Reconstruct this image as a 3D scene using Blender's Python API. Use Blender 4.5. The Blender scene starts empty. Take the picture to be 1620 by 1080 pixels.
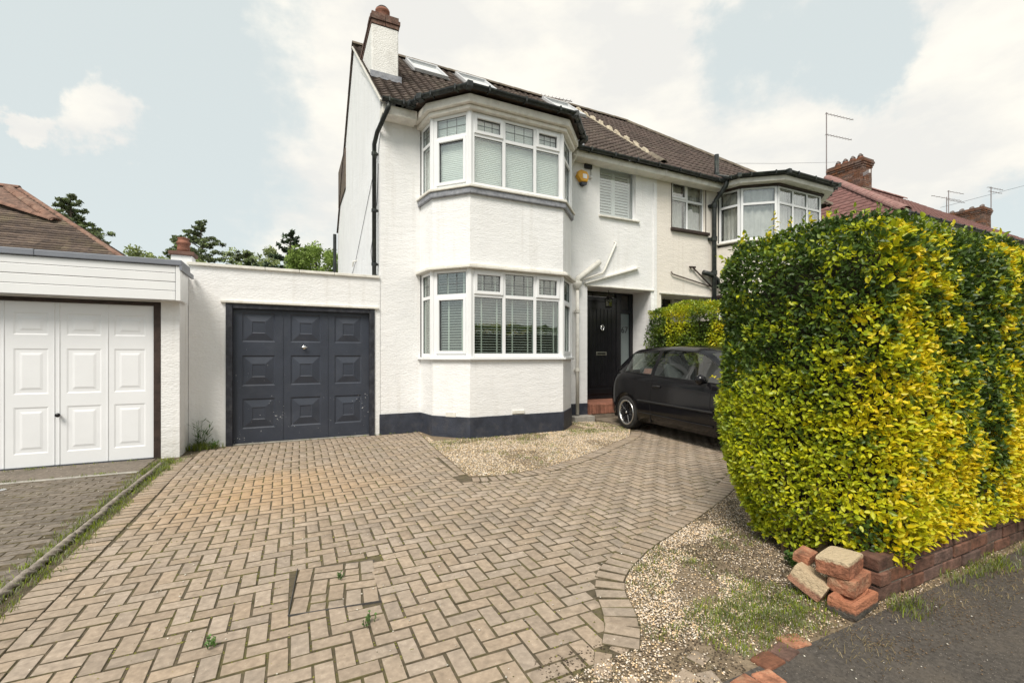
import bpy, math, random
import numpy as np
from mathutils import Vector, Matrix, noise
R = math.radians
random.seed(7); rng = np.random.default_rng(7)
sc = bpy.context.scene
COL = sc.collection
# ------------------------------------------------------------------ camera
cam = bpy.data.cameras.new("camera"); camo = bpy.data.objects.new("camera", cam); COL.objects.link(camo)
camo.location = (0, 0, 1.3); camo.rotation_euler = (R(90), 0, R(-25.8))
cam.sensor_width = 36; cam.lens = 16.0; cam.shift_y = 0.0136; cam.clip_start = .05; cam.clip_end = 3000
sc.camera = camo
# ------------------------------------------------------------------ world
SUN_EL, SUN_AZ = R(52), R(222)       # azimuth clockwise from +Y
world = bpy.data.worlds.new("World"); sc.world = world; world.use_nodes = True
wn = world.node_tree; wn.nodes.clear()
def N(nt, t, **k):
    n = nt.nodes.new(t)
    for a, v in k.items():
        if a == 'inp':
            for i, x in v.items(): n.inputs[i].default_value = x
        else: setattr(n, a, v)
    return n
sky = N(wn, 'ShaderNodeTexSky', sky_type='NISHITA', sun_disc=False, sun_elevation=SUN_EL, sun_rotation=SUN_AZ)
sky.air_density = 1.0; sky.dust_density = 1.6; sky.ozone_density = 1.0
L = wn.links.new
tc = N(wn, 'ShaderNodeTexCoord')
mp = N(wn, 'ShaderNodeMapping'); mp.inputs['Scale'].default_value = (1, 1, 2.2); mp.inputs['Location'].default_value = (.35, .1, .2)
L(tc.outputs['Generated'], mp.inputs['Vector'])
n1 = N(wn, 'ShaderNodeTexNoise', inp={'Scale': 2.4, 'Detail': 9, 'Roughness': .6}); L(mp.outputs[0], n1.inputs['Vector'])
n2 = N(wn, 'ShaderNodeTexNoise', inp={'Scale': 3.6, 'Detail': 9, 'Roughness': .58}); L(mp.outputs[0], n2.inputs['Vector'])
sx = N(wn, 'ShaderNodeSeparateXYZ'); L(tc.outputs['Generated'], sx.inputs[0])
def M_(op, a, b=None, c=None, clamp=False):
    m = N(wn, 'ShaderNodeMath', operation=op, use_clamp=clamp)
    for i, v in enumerate((a, b, c)):
        if v is None: continue
        if isinstance(v, (int, float)): m.inputs[i].default_value = v
        else: L(v, m.inputs[i])
    return m.outputs[0]
nd_ = N(wn, 'ShaderNodeTexNoise', inp={'Scale': 5.5, 'Detail': 8, 'Roughness': .62}); L(tc.outputs['Generated'], nd_.inputs['Vector'])
nd2 = N(wn, 'ShaderNodeVectorMath', operation='SUBTRACT'); L(nd_.outputs['Color'], nd2.inputs[0]); nd2.inputs[1].default_value = (.5, .5, .5)
nd3 = N(wn, 'ShaderNodeVectorMath', operation='SCALE'); L(nd2.outputs[0], nd3.inputs[0]); nd3.inputs['Scale'].default_value = .34
nd4 = N(wn, 'ShaderNodeVectorMath', operation='ADD'); L(nd3.outputs[0], nd4.inputs[0]); L(tc.outputs['Generated'], nd4.inputs[1])
def blob(px, py, w, gain):                      # a cloud standing in a direction of the sky
    k = (px - 810) / 720; S_, C_ = math.sin(R(25.8)), math.cos(R(25.8))
    v = Vector((S_ + k * C_, C_ - k * S_, (562 - py) / 720)).normalized()
    vm = N(wn, 'ShaderNodeVectorMath', operation='DISTANCE'); L(nd4.outputs[0], vm.inputs[0]); vm.inputs[1].default_value = v
    return M_('MULTIPLY', M_('SUBTRACT', 1.0, M_('DIVIDE', vm.outputs['Value'], w), clamp=True), gain)
base = M_('ADD', M_('MULTIPLY', n1.outputs[0], .62), M_('MULTIPLY', n2.outputs[0], .42))
east = M_('MULTIPLY', M_('ADD', M_('MULTIPLY', sx.outputs[0], 1.0), M_('MULTIPLY', sx.outputs[1], -.12)), .50)
s_ = M_('ADD', base, east)
for b in (blob(135, 178, .125, .80), blob(-10, 172, .06, .6), blob(420, 310, .20, .22), blob(470, 395, .22, .22), blob(680, 130, .36, .42), blob(860, 150, .5, .35), blob(1230, 50, .20, -.42), blob(1390, 110, .14, -.40), blob(1010, 20, .16, .2), blob(1640, 380, .20, -.5), blob(1450, 200, .3, .15)):
    s_ = M_('ADD', s_, b)
mr = N(wn, 'ShaderNodeMapRange', interpolation_type='SMOOTHSTEP', inp={'From Min': .61, 'From Max': .83}); L(s_, mr.inputs['Value'])
cr = N(wn, 'ShaderNodeValToRGB'); L(n2.outputs[0], cr.inputs[0])
cr.color_ramp.elements[0].position = .40; cr.color_ramp.elements[0].color = (6.0, 5.95, 5.7, 1)
cr.color_ramp.elements[1].position = .60; cr.color_ramp.elements[1].color = (7.2, 6.95, 6.3, 1)
veil = N(wn, 'ShaderNodeMixRGB', inp={'Fac': .86, 'Color2': (5.35, 5.8, 5.65, 1)}); L(sky.outputs[0], veil.inputs['Color1'])
mx = N(wn, 'ShaderNodeMixRGB'); L(mr.outputs[0], mx.inputs['Fac']); L(veil.outputs[0], mx.inputs['Color1']); L(cr.outputs[0], mx.inputs['Color2'])
bg = N(wn, 'ShaderNodeBackground', inp={'Strength': .1}); L(mx.outputs[0], bg.inputs['Color'])
wo = N(wn, 'ShaderNodeOutputWorld'); L(bg.outputs[0], wo.inputs['Surface'])
# ------------------------------------------------------------------ sun, exposure
sun = bpy.data.lights.new("sun", 'SUN'); sun.energy = 2.75; sun.angle = R(24); sun.color = (1, .935, .84)
suno = bpy.data.objects.new("sun", sun); COL.objects.link(suno)
sd = Vector((math.sin(SUN_AZ) * math.cos(SUN_EL), math.cos(SUN_AZ) * math.cos(SUN_EL), math.sin(SUN_EL)))
suno.rotation_euler = sd.to_track_quat('Z', 'Y').to_euler()
sc.view_settings.view_transform = 'Standard'; sc.view_settings.look = 'None'
sc.view_settings.exposure = 0.55; sc.view_settings.gamma = 1.0; sc.view_settings.use_curve_mapping = False
sc.render.engine = 'CYCLES'
sc.cycles.max_bounces = 8; sc.cycles.transparent_max_bounces = 16
try: sc.cycles.use_denoising = True
except Exception: pass

# ------------------------------------------------------------------ materials
MATS = {}
def mat(name, col, rough=.7, var=.12, scale=6.0, bump=0.0, bscale=60.0, metal=0.0, col2=None, detail=6, spec=.4, rnd=0.0,
        dirt=None, dscale=1.5, damt=.3, coat=0.0, bdist=.01, trans=0.0, hue=0.0):
    if name in MATS: return MATS[name]
    m = bpy.data.materials.new(name); m.use_nodes = True; nt = m.node_tree; nt.nodes.clear()
    l = nt.links.new
    out = N(nt, 'ShaderNodeOutputMaterial'); p = N(nt, 'ShaderNodeBsdfPrincipled')
    p.inputs['Roughness'].default_value = rough; p.inputs['Metallic'].default_value = metal
    p.inputs['Specular IOR Level'].default_value = spec; p.inputs['Coat Weight'].default_value = coat
    g = N(nt, 'ShaderNodeNewGeometry')
    nz = N(nt, 'ShaderNodeTexNoise', inp={'Scale': scale, 'Detail': detail, 'Roughness': .6}); l(g.outputs['Position'], nz.inputs['Vector'])
    c2 = col2 or tuple(c * (1 - var * 2) for c in col)
    c1 = col if col2 else tuple(min(1, c * (1 + var)) for c in col)
    mr = N(nt, 'ShaderNodeMapRange', inp={'From Min': .3, 'From Max': .7}); l(nz.outputs[0], mr.inputs['Value'])
    mixc = N(nt, 'ShaderNodeMixRGB', inp={'Color1': (*c2, 1), 'Color2': (*c1, 1)}); l(mr.outputs[0], mixc.inputs['Fac'])
    cur = mixc.outputs[0]
    if dirt:
        nd = N(nt, 'ShaderNodeTexNoise', inp={'Scale': dscale, 'Detail': 8, 'Roughness': .7}); l(g.outputs['Position'], nd.inputs['Vector'])
        md = N(nt, 'ShaderNodeMapRange', inp={'From Min': .5, 'From Max': .75, 'To Max': damt}); l(nd.outputs[0], md.inputs['Value'])
        mm = N(nt, 'ShaderNodeMixRGB', inp={'Color2': (*dirt, 1)}); l(md.outputs[0], mm.inputs['Fac']); l(cur, mm.inputs['Color1']); cur = mm.outputs[0]
    if rnd:
        at = N(nt, 'ShaderNodeAttribute', attribute_name='rnd'); oi = N(nt, 'ShaderNodeObjectInfo')
        ad = N(nt, 'ShaderNodeMath', operation='ADD'); l(at.outputs['Fac'], ad.inputs[0]); l(oi.outputs['Random'], ad.inputs[1])
        fr = N(nt, 'ShaderNodeMath', operation='FRACT'); l(ad.outputs[0], fr.inputs[0])
        m2 = N(nt, 'ShaderNodeMapRange', inp={'To Min': 1 - rnd, 'To Max': 1 + rnd}); l(fr.outputs[0], m2.inputs['Value'])
        hs = N(nt, 'ShaderNodeHueSaturation'); l(cur, hs.inputs['Color']); l(m2.outputs[0], hs.inputs['Value'])
        if hue:
            w = N(nt, 'ShaderNodeMath', operation='MULTIPLY', inp={1: 7.31}); l(fr.outputs[0], w.inputs[0])
            w2 = N(nt, 'ShaderNodeMath', operation='FRACT'); l(w.outputs[0], w2.inputs[0])
            m3 = N(nt, 'ShaderNodeMapRange', inp={'To Min': 1 - hue * 2, 'To Max': 1 + hue * 2}); l(w2.outputs[0], m3.inputs['Value'])
            l(m3.outputs[0], hs.inputs['Saturation'])
        cur = hs.outputs[0]
    l(cur, p.inputs['Base Color'])
    if bump:
        nb = N(nt, 'ShaderNodeTexNoise', inp={'Scale': bscale, 'Detail': 4, 'Roughness': .6}); l(g.outputs['Position'], nb.inputs['Vector'])
        b = N(nt, 'ShaderNodeBump', inp={'Strength': bump, 'Distance': bdist}); l(nb.outputs[0], b.inputs['Height']); l(b.outputs[0], p.inputs['Normal'])
    sh = p.outputs[0]
    if trans:
        tr = N(nt, 'ShaderNodeBsdfTranslucent'); l(cur, tr.inputs['Color'])
        ms = N(nt, 'ShaderNodeMixShader', inp={'Fac': trans}); l(p.outputs[0], ms.inputs[1]); l(tr.outputs[0], ms.inputs[2]); sh = ms.outputs[0]
    l(sh, out.inputs['Surface'])
    MATS[name] = m; m['_p'] = 1
    return m
def glass(name, tint=(.9, .95, .93), refl=.12, rough=.01, mx=.45, bl=.18):
    if name in MATS: return MATS[name]
    m = bpy.data.materials.new(name); m.use_nodes = True; nt = m.node_tree; nt.nodes.clear(); l = nt.links.new
    out = N(nt, 'ShaderNodeOutputMaterial'); t = N(nt, 'ShaderNodeBsdfTransparent', inp={'Color': (*tint, 1)})
    g = N(nt, 'ShaderNodeBsdfGlossy', inp={'Roughness': rough, 'Color': (1, 1, 1, 1)})
    lw = N(nt, 'ShaderNodeLayerWeight', inp={'Blend': bl}); mr = N(nt, 'ShaderNodeMapRange', inp={'To Min': refl, 'To Max': mx}); l(lw.outputs['Fresnel'], mr.inputs['Value'])
    nz = N(nt, 'ShaderNodeTexNoise', inp={'Scale': 1.7, 'Detail': 2}); tcn = N(nt, 'ShaderNodeNewGeometry'); l(tcn.outputs['Position'], nz.inputs['Vector'])
    b = N(nt, 'ShaderNodeBump', inp={'Strength': .25, 'Distance': .02}); l(nz.outputs[0], b.inputs['Height']); l(b.outputs[0], g.inputs['Normal'])
    ms = N(nt, 'ShaderNodeMixShader'); l(mr.outputs[0], ms.inputs['Fac']); l(t.outputs[0], ms.inputs[1]); l(g.outputs[0], ms.inputs[2])
    l(ms.outputs[0], out.inputs['Surface']); MATS[name] = m; return m
def nodes_of(m):
    nt = m.node_tree; return nt, nt.links.new, [n for n in nt.nodes if n.type == 'BSDF_PRINCIPLED'][0]

def chips(m):
    nt, l, p = nodes_of(m); g = N(nt, 'ShaderNodeNewGeometry'); src = p.inputs['Base Color'].links[0].from_socket
    n_ = N(nt, 'ShaderNodeTexNoise', inp={'Scale': 38, 'Detail': 3}); l(g.outputs['Position'], n_.inputs['Vector'])
    sz = N(nt, 'ShaderNodeSeparateXYZ'); l(g.outputs['Position'], sz.inputs[0])
    a = N(nt, 'ShaderNodeMath', operation='MULTIPLY_ADD', inp={1: -.07}); l(sz.outputs[2], a.inputs[0]); l(n_.outputs[0], a.inputs[2])
    n2 = N(nt, 'ShaderNodeTexNoise', inp={'Scale': 2.3, 'Detail': 2}); l(g.outputs['Position'], n2.inputs['Vector'])
    a2 = N(nt, 'ShaderNodeMath', operation='MULTIPLY_ADD', inp={1: .35}); l(n2.outputs[0], a2.inputs[0]); l(a.outputs[0], a2.inputs[2])
    mr = N(nt, 'ShaderNodeMapRange', inp={'From Min': .875, 'From Max': .89}); l(a2.outputs[0], mr.inputs['Value'])
    mm = N(nt, 'ShaderNodeMixRGB', inp={'Color2': (.5, .5, .5, 1)}); l(mr.outputs[0], mm.inputs['Fac']); l(src, mm.inputs['Color1']); l(mm.outputs[0], p.inputs['Base Color'])

def wall_mat(name, col, dirt, damt):
    m = mat(name, col, rough=.9, var=.035, scale=2.2, bump=.38, bscale=34, bdist=.010, spec=.2, dirt=dirt, dscale=1.1, damt=damt)
    nt, l, p = nodes_of(m)
    # roughcast: fine voronoi grit added to the coarse undulation, horizontally dragged trowel marks, grime streaks
    g = N(nt, 'ShaderNodeNewGeometry'); mp = N(nt, 'ShaderNodeMapping'); mp.inputs['Scale'].default_value = (.55, .55, 1.5); l(g.outputs['Position'], mp.inputs['Vector'])
    v = N(nt, 'ShaderNodeTexVoronoi', inp={'Scale': 42}); l(mp.outputs[0], v.inputs['Vector'])
    n2 = N(nt, 'ShaderNodeTexNoise', inp={'Scale': 9, 'Detail': 5}); l(mp.outputs[0], n2.inputs['Vector'])
    ob = [n for n in nt.nodes if n.type == 'BUMP'][0]
    b2 = N(nt, 'ShaderNodeBump', inp={'Strength': .35, 'Distance': .008}); l(v.outputs['Distance'], b2.inputs['Height']); l(ob.outputs[0], b2.inputs['Normal'])
    b3 = N(nt, 'ShaderNodeBump', inp={'Strength': .22, 'Distance': .03}); l(n2.outputs[0], b3.inputs['Height']); l(b2.outputs[0], b3.inputs['Normal']); l(b3.outputs[0], p.inputs['Normal'])
    src = p.inputs['Base Color'].links[0].from_socket
    mp2 = N(nt, 'ShaderNodeMapping'); mp2.inputs['Scale'].default_value = (9, 9, .5); l(g.outputs['Position'], mp2.inputs['Vector'])
    ns = N(nt, 'ShaderNodeTexNoise', inp={'Scale': 1.0, 'Detail': 5}); l(mp2.outputs[0], ns.inputs['Vector'])
    ms = N(nt, 'ShaderNodeMapRange', inp={'From Min': .55, 'From Max': .8, 'To Max': .32}); l(ns.outputs[0], ms.inputs['Value'])
    mm = N(nt, 'ShaderNodeMixRGB', inp={'Color2': (*dirt, 1)}); l(ms.outputs[0], mm.inputs['Fac']); l(src, mm.inputs['Color1'])
    # splash dirt close to the ground
    sz = N(nt, 'ShaderNodeSeparateXYZ'); l(g.outputs['Position'], sz.inputs[0])
    a = N(nt, 'ShaderNodeMath', operation='MULTIPLY_ADD', inp={1: .5, 2: 0.0}); l(n2.outputs[0], a.inputs[0])
    s2 = N(nt, 'ShaderNodeMath', operation='SUBTRACT'); l(a.outputs[0], s2.inputs[0]); l(sz.outputs[2], s2.inputs[1])
    m5 = N(nt, 'ShaderNodeMapRange', inp={'From Min': -.15, 'From Max': .3, 'To Max': .35}); l(s2.outputs[0], m5.inputs['Value'])
    m6 = N(nt, 'ShaderNodeMixRGB', inp={'Color2': (dirt[0] * .8, dirt[1] * .8, dirt[2] * .7, 1)}); l(m5.outputs[0], m6.inputs['Fac']); l(mm.outputs[0], m6.inputs['Color1'])
    l(m6.outputs[0], p.inputs['Base Color'])
    return m
WALL = wall_mat('white_roughcast', (.82, .82, .82), (.52, .49, .44), .20)
CREAM = wall_mat('cream_roughcast', (.78, .73, .665), (.45, .39, .32), .35)
STACKW = mat('weathered_white_stack', (.82, .81, .78), .9, .04, 4, .8, 40, dirt=(.40, .37, .33), dscale=6, damt=.5, bdist=.015)
PLINTH = mat('navy_plinth_paint', (.038, .044, .062), .55, .18, 7, .6, 45, bdist=.01, dirt=(.16, .15, .14), dscale=6, damt=.3)
UPVC = mat('white_upvc', (.80, .81, .82), .28, .015, 3, spec=.5)
OLDWHITE = mat('old_white_paint', (.74, .72, .66), .6, .06, 9, .3, 50, dirt=(.38, .34, .27), dscale=7, damt=.5)
FASCIA = mat('cream_fascia_paint', (.78, .75, .69), .6, .06, 6, .2, 40, dirt=(.36, .32, .26), dscale=5, damt=.5)
LEAD = mat('lead_flashing', (.27, .28, .31), .6, .2, 14, .5, 30, dirt=(.45, .45, .45), dscale=9, damt=.5)
GUTTER = mat('black_gutter_plastic', (.022, .026, .026), .42, .3, 12, .15, 50, dirt=(.10, .12, .08), dscale=6, damt=.5)
TILE = mat('brown_roof_tile', (.100, .074, .062), .85, .25, 9, .6, 80, dirt=(.16, .15, .11), dscale=3, damt=.45, rnd=.22)
TILE2 = mat('red_brown_roof_tile', (.105, .075, .064), .85, .25, 9, .6, 80, dirt=(.10, .10, .07), dscale=2, damt=.4, rnd=.2)
REDTILE = mat('red_concrete_tile', (.205, .10, .088), .85, .12, 5, .5, 80, dirt=(.25, .17, .15), dscale=1.5, damt=.4, rnd=.1)
OLDTILE = mat('old_plain_clay_tile', (.17, .125, .095), .9, .4, 12, .8, 60, col2=(.08, .062, .058), dirt=(.23, .20, .10), dscale=2.2, damt=.5, rnd=.35)
CLAYRIDGE = mat('clay_ridge_tile', (.25, .14, .10), .85, .3, 8, .6, 50, dirt=(.20, .17, .13), dscale=4, damt=.8)
RIDGE = mat('brown_ridge_tile', (.16, .13, .10), .9, .25, 8, .6, 50, dirt=(.22, .21, .14), dscale=5, damt=.6)
MORTAR = mat('bedding_mortar', (.52, .45, .34), .95, .25, 20, 1, 40, bdist=.02)
BRICK = mat('stock_brick', (.18, .098, .068), .9, .3, 18, .8, 60, dirt=(.13, .10, .08), dscale=5, damt=.6, rnd=.3, hue=.15)
SOOTB = mat('sooty_brick', (.15, .085, .065), .9, .3, 18, .8, 60, dirt=(.3, .25, .2), dscale=8, damt=.5, rnd=.3)
WALLBRICK = mat('dark_red_wall_brick', (.165, .085, .060), .9, .3, 18, .8, 60, dirt=(.07, .06, .04), dscale=7, damt=.7, rnd=.25, hue=.12)
LOOSEB = mat('loose_orange_brick', (.38, .165, .095), .9, .3, 16, 1, 50, dirt=(.44, .34, .22), dscale=14, damt=.7, rnd=.12, bdist=.015)
PALEB = mat('mortar_covered_brick', (.50, .37, .24), .9, .25, 14, 1, 45, dirt=(.36, .18, .10), dscale=9, damt=.6, bdist=.015)
POT = mat('terracotta', (.27, .115, .075), .8, .2, 12, .4, 60, dirt=(.10, .08, .07), dscale=8, damt=.5)
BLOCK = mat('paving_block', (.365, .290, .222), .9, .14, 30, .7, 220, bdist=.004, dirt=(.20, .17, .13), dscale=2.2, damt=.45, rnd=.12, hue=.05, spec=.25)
DARKBLOCK = mat('grimy_paving_block', (.20, .17, .14), .92, .2, 25, .7, 200, bdist=.004, dirt=(.07, .065, .05), dscale=2.5, damt=.6, rnd=.14, spec=.2)
def tint_block(m, flare=True):
    nt, l, p = nodes_of(m); g = N(nt, 'ShaderNodeNewGeometry')
    src = p.inputs['Base Color'].links[0].from_socket
    if flare:   # warm flare of light painted into the block colour before the garage door
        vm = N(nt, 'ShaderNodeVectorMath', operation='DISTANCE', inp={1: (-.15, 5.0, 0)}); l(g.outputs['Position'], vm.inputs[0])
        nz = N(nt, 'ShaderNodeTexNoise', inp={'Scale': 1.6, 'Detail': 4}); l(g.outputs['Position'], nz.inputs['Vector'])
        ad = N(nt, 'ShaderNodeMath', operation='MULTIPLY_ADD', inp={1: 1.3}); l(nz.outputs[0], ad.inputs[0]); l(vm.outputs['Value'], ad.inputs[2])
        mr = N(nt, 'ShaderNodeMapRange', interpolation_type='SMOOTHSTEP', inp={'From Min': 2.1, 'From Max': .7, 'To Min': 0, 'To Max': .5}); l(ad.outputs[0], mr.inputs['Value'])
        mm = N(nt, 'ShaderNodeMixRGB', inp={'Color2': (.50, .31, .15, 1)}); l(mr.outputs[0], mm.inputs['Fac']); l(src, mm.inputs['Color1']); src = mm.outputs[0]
    # pale specks of exposed grit
    v = N(nt, 'ShaderNodeTexVoronoi', inp={'Scale': 95}); l(g.outputs['Position'], v.inputs['Vector'])
    m2 = N(nt, 'ShaderNodeMapRange', inp={'From Min': .22, 'From Max': .10, 'To Max': .55}); l(v.outputs['Distance'], m2.inputs['Value'])
    n3 = N(nt, 'ShaderNodeTexNoise', inp={'Scale': 30, 'Detail': 2}); l(g.outputs['Position'], n3.inputs['Vector'])
    m3 = N(nt, 'ShaderNodeMapRange', inp={'From Min': .5, 'From Max': .62}); l(n3.outputs[0], m3.inputs['Value'])
    mu = N(nt, 'ShaderNodeMath', operation='MULTIPLY'); l(m2.outputs[0], mu.inputs[0]); l(m3.outputs[0], mu.inputs[1])
    m4 = N(nt, 'ShaderNodeMixRGB', inp={'Color2': (.62, .57, .50, 1) if flare else (.3, .28, .25, 1)}); l(mu.outputs[0], m4.inputs['Fac']); l(src, m4.inputs['Color1'])
    l(m4.outputs[0], p.inputs['Base Color'])
tint_block(BLOCK); tint_block(DARKBLOCK, False)
JOINT = mat('joint_sand', (.16, .125, .08), .95, .3, 20, 1, 120, col2=(.07, .057, .035), dirt=(.15, .14, .035), dscale=3.0, damt=.9)
SOIL = mat('dry_soil', (.30, .23, .155), .95, .3, 14, 1, 60, col2=(.17, .125, .08), bdist=.02, dirt=(.12, .13, .05), dscale=3, damt=.5)
ASPHALT = mat('worn_asphalt', (.088, .076, .066), .88, .25, 60, .9, 170, bdist=.006, dirt=(.16, .13, .10), dscale=1.8, damt=.6, detail=9)
EARTH = mat('garden_ground', (.09, .11, .04), .95, .3, 3, .5, 20)
CONC = mat('pale_concrete', (.40, .38, .34), .9, .15, 12, .5, 60, dirt=(.2, .18, .14), dscale=5, damt=.5)
FLAG = mat('brown_flagstone', (.21, .17, .13), .9, .2, 9, .6, 60, dirt=(.12, .12, .06), dscale=4, damt=.6)
STEPTILE = mat('quarry_step', (.30, .13, .085), .7, .2, 14, .4, 60, rnd=.2)
GDOOR = mat('anthracite_door_paint', (.040, .047, .065), .42, .08, 3, .12, 30, dirt=(.085, .09, .105), dscale=2.2, damt=.35); chips(GDOOR)
WDOOR = mat('white_door_paint', (.80, .81, .83), .35, .02, 2)
BROWNF = mat('dark_brown_frame', (.045, .028, .022), .6, .25, 12, .4, 60)
DFRAME = mat('dark_frame_paint', (.028, .030, .040), .5, .3, 8, .3, 50, dirt=(.2, .2, .2), dscale=12, damt=.3)
BLACKP = mat('black_door_paint', (.010, .010, .012), .32, .2, 6)
CHROME = mat('polished_chrome', (.75, .75, .75), .15, .02, 3, metal=1)
DARK = mat('dark_room', (.012, .012, .012), .9, .2, 3)
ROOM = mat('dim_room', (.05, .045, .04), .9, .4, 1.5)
BLIND = mat('white_blind_slat', (.72, .72, .70), .5, .03, 5)
PLEAT = mat('pale_pleated_blind', (.80, .84, .81), .7, .03, 4)
SHUT = mat('shutter_white', (.82, .83, .84), .5, .02, 4)
NET = mat('net_curtain', (.62, .60, .58), .9, .10, 5)
LEADLINE = mat('lead_came', (.16, .17, .18), .5, .1, 6)
YELLOWP = mat('yellow_plastic', (.78, .40, .035), .4, .06, 6)
GREYP = mat('dark_grey_plastic', (.06, .065, .08), .45, .1, 6)
GLASS = glass('window_glass', (.88, .93, .90), .14)
GLASSU = glass('upper_window_glass', (.95, .97, .96), .12)
CARGLASS = glass('car_glass', (.62, .68, .64), .12, mx=.4)
FROST = mat('frosted_pane', (.14, .17, .17), .35, .08, 2, spec=.6)
CARP = mat('black_car_paint', (.008, .0075, .009), .16, .1, 2, coat=.0, spec=.32, dirt=(.02, .018, .016), dscale=3, damt=.3)
CARPL = mat('black_car_trim', (.020, .020, .021), .55, .1, 6, .1, 60)
RUBBER = mat('tyre_rubber', (.025, .024, .023), .85, .25, 20, .3, 60, dirt=(.09, .08, .07), dscale=6, damt=.4)
RIM = mat('polished_rim', (.72, .71, .69), .28, .05, 6, metal=.9)
REDL = mat('red_lamp_lens', (.32, .010, .014), .15, .1, 5, coat=.6)
SEAT = mat('grey_seat_cloth', (.16, .16, .17), .9, .1, 9)
PINK = mat('pink_sticker_card', (.55, .30, .28), .6, .1, 4)
BARK = mat('pale_bark', (.26, .19, .12), .95, .3, 12, 1, 40)
DBARK = mat('tree_bark', (.11, .085, .065), .95, .3, 9, 1, 30)
ALU = mat('aerial_metal', (.30, .26, .26), .45, .1, 6, metal=.4)
GRASSM = mat('grass_blade', (.23, .28, .06), .7, .3, 6, rnd=.4, hue=.3, trans=.25)
DRYGRASS = mat('dry_grass', (.33, .26, .13), .8, .3, 8, rnd=.3, trans=.2)
WEED = mat('weed_leaf', (.10, .19, .045), .6, .25, 10, rnd=.3, trans=.2)
MOSS = mat('joint_moss', (.20, .19, .045), .95, .4, 25, 1, 150, rnd=.4)
PEBBLE = mat('pebble', (.68, .55, .40), .85, .15, 30, rnd=.35, hue=.25)
DEBRIS = mat('dry_litter', (.20, .135, .08), .95, .3, 30, rnd=.5)
CONIFER = mat('conifer_needles', (.19, .235, .11), .8, .3, 1.5, rnd=.4, hue=.2, trans=.3)
LEAFY = mat('pale_tree_leaf', (.34, .40, .16), .7, .3, 1.5, rnd=.4, trans=.3)
LEAFY2 = mat('mid_tree_leaf', (.26, .36, .08), .7, .3, 1.5, rnd=.4, trans=.3)
# hedge leaf: variegated, colour by the tint each leaf carries
def leaf_mat():
    m = bpy.data.materials.new('privet_leaf'); m.use_nodes = True; nt = m.node_tree; nt.nodes.clear(); l = nt.links.new
    out = N(nt, 'ShaderNodeOutputMaterial'); p = N(nt, 'ShaderNodeBsdfPrincipled', inp={'Roughness': .42, 'Specular IOR Level': .45})
    a = N(nt, 'ShaderNodeAttribute', attribute_name='tint'); oc = N(nt, 'ShaderNodeObjectInfo')
    sp = N(nt, 'ShaderNodeSeparateColor'); l(oc.outputs['Color'], sp.inputs[0])
    ad = N(nt, 'ShaderNodeMath', operation='ADD'); l(a.outputs['Fac'], ad.inputs[0])
    sb = N(nt, 'ShaderNodeMath', operation='SUBTRACT', inp={0: 1.0}); l(sp.outputs[0], sb.inputs[1]); l(sb.outputs[0], ad.inputs[1])
    r = N(nt, 'ShaderNodeValToRGB'); l(ad.outputs[0], r.inputs[0]); e = r.color_ramp.elements
    e[0].position = 0; e[0].color = (.036, .070, .014, 1); e[1].position = 1; e[1].color = (.78, .58, .016, 1)
    for pos, c in ((.25, (.075, .130, .020, 1)), (.45, (.19, .27, .022, 1)), (.65, (.40, .46, .02, 1)), (.82, (.58, .57, .016, 1))):
        x = e.new(pos); x.color = c
    l(r.outputs[0], p.inputs['Base Color']); t = N(nt, 'ShaderNodeBsdfTranslucent'); l(r.outputs[0], t.inputs['Color'])
    ms = N(nt, 'ShaderNodeMixShader', inp={'Fac': .28}); l(p.outputs[0], ms.inputs[1]); l(t.outputs[0], ms.inputs[2]); l(ms.outputs[0], out.inputs['Surface'])
    return m
LEAF = leaf_mat()
TWIG = mat('hedge_twigs', (.035, .030, .015), .95, .4, 20, 1, 40)

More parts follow.
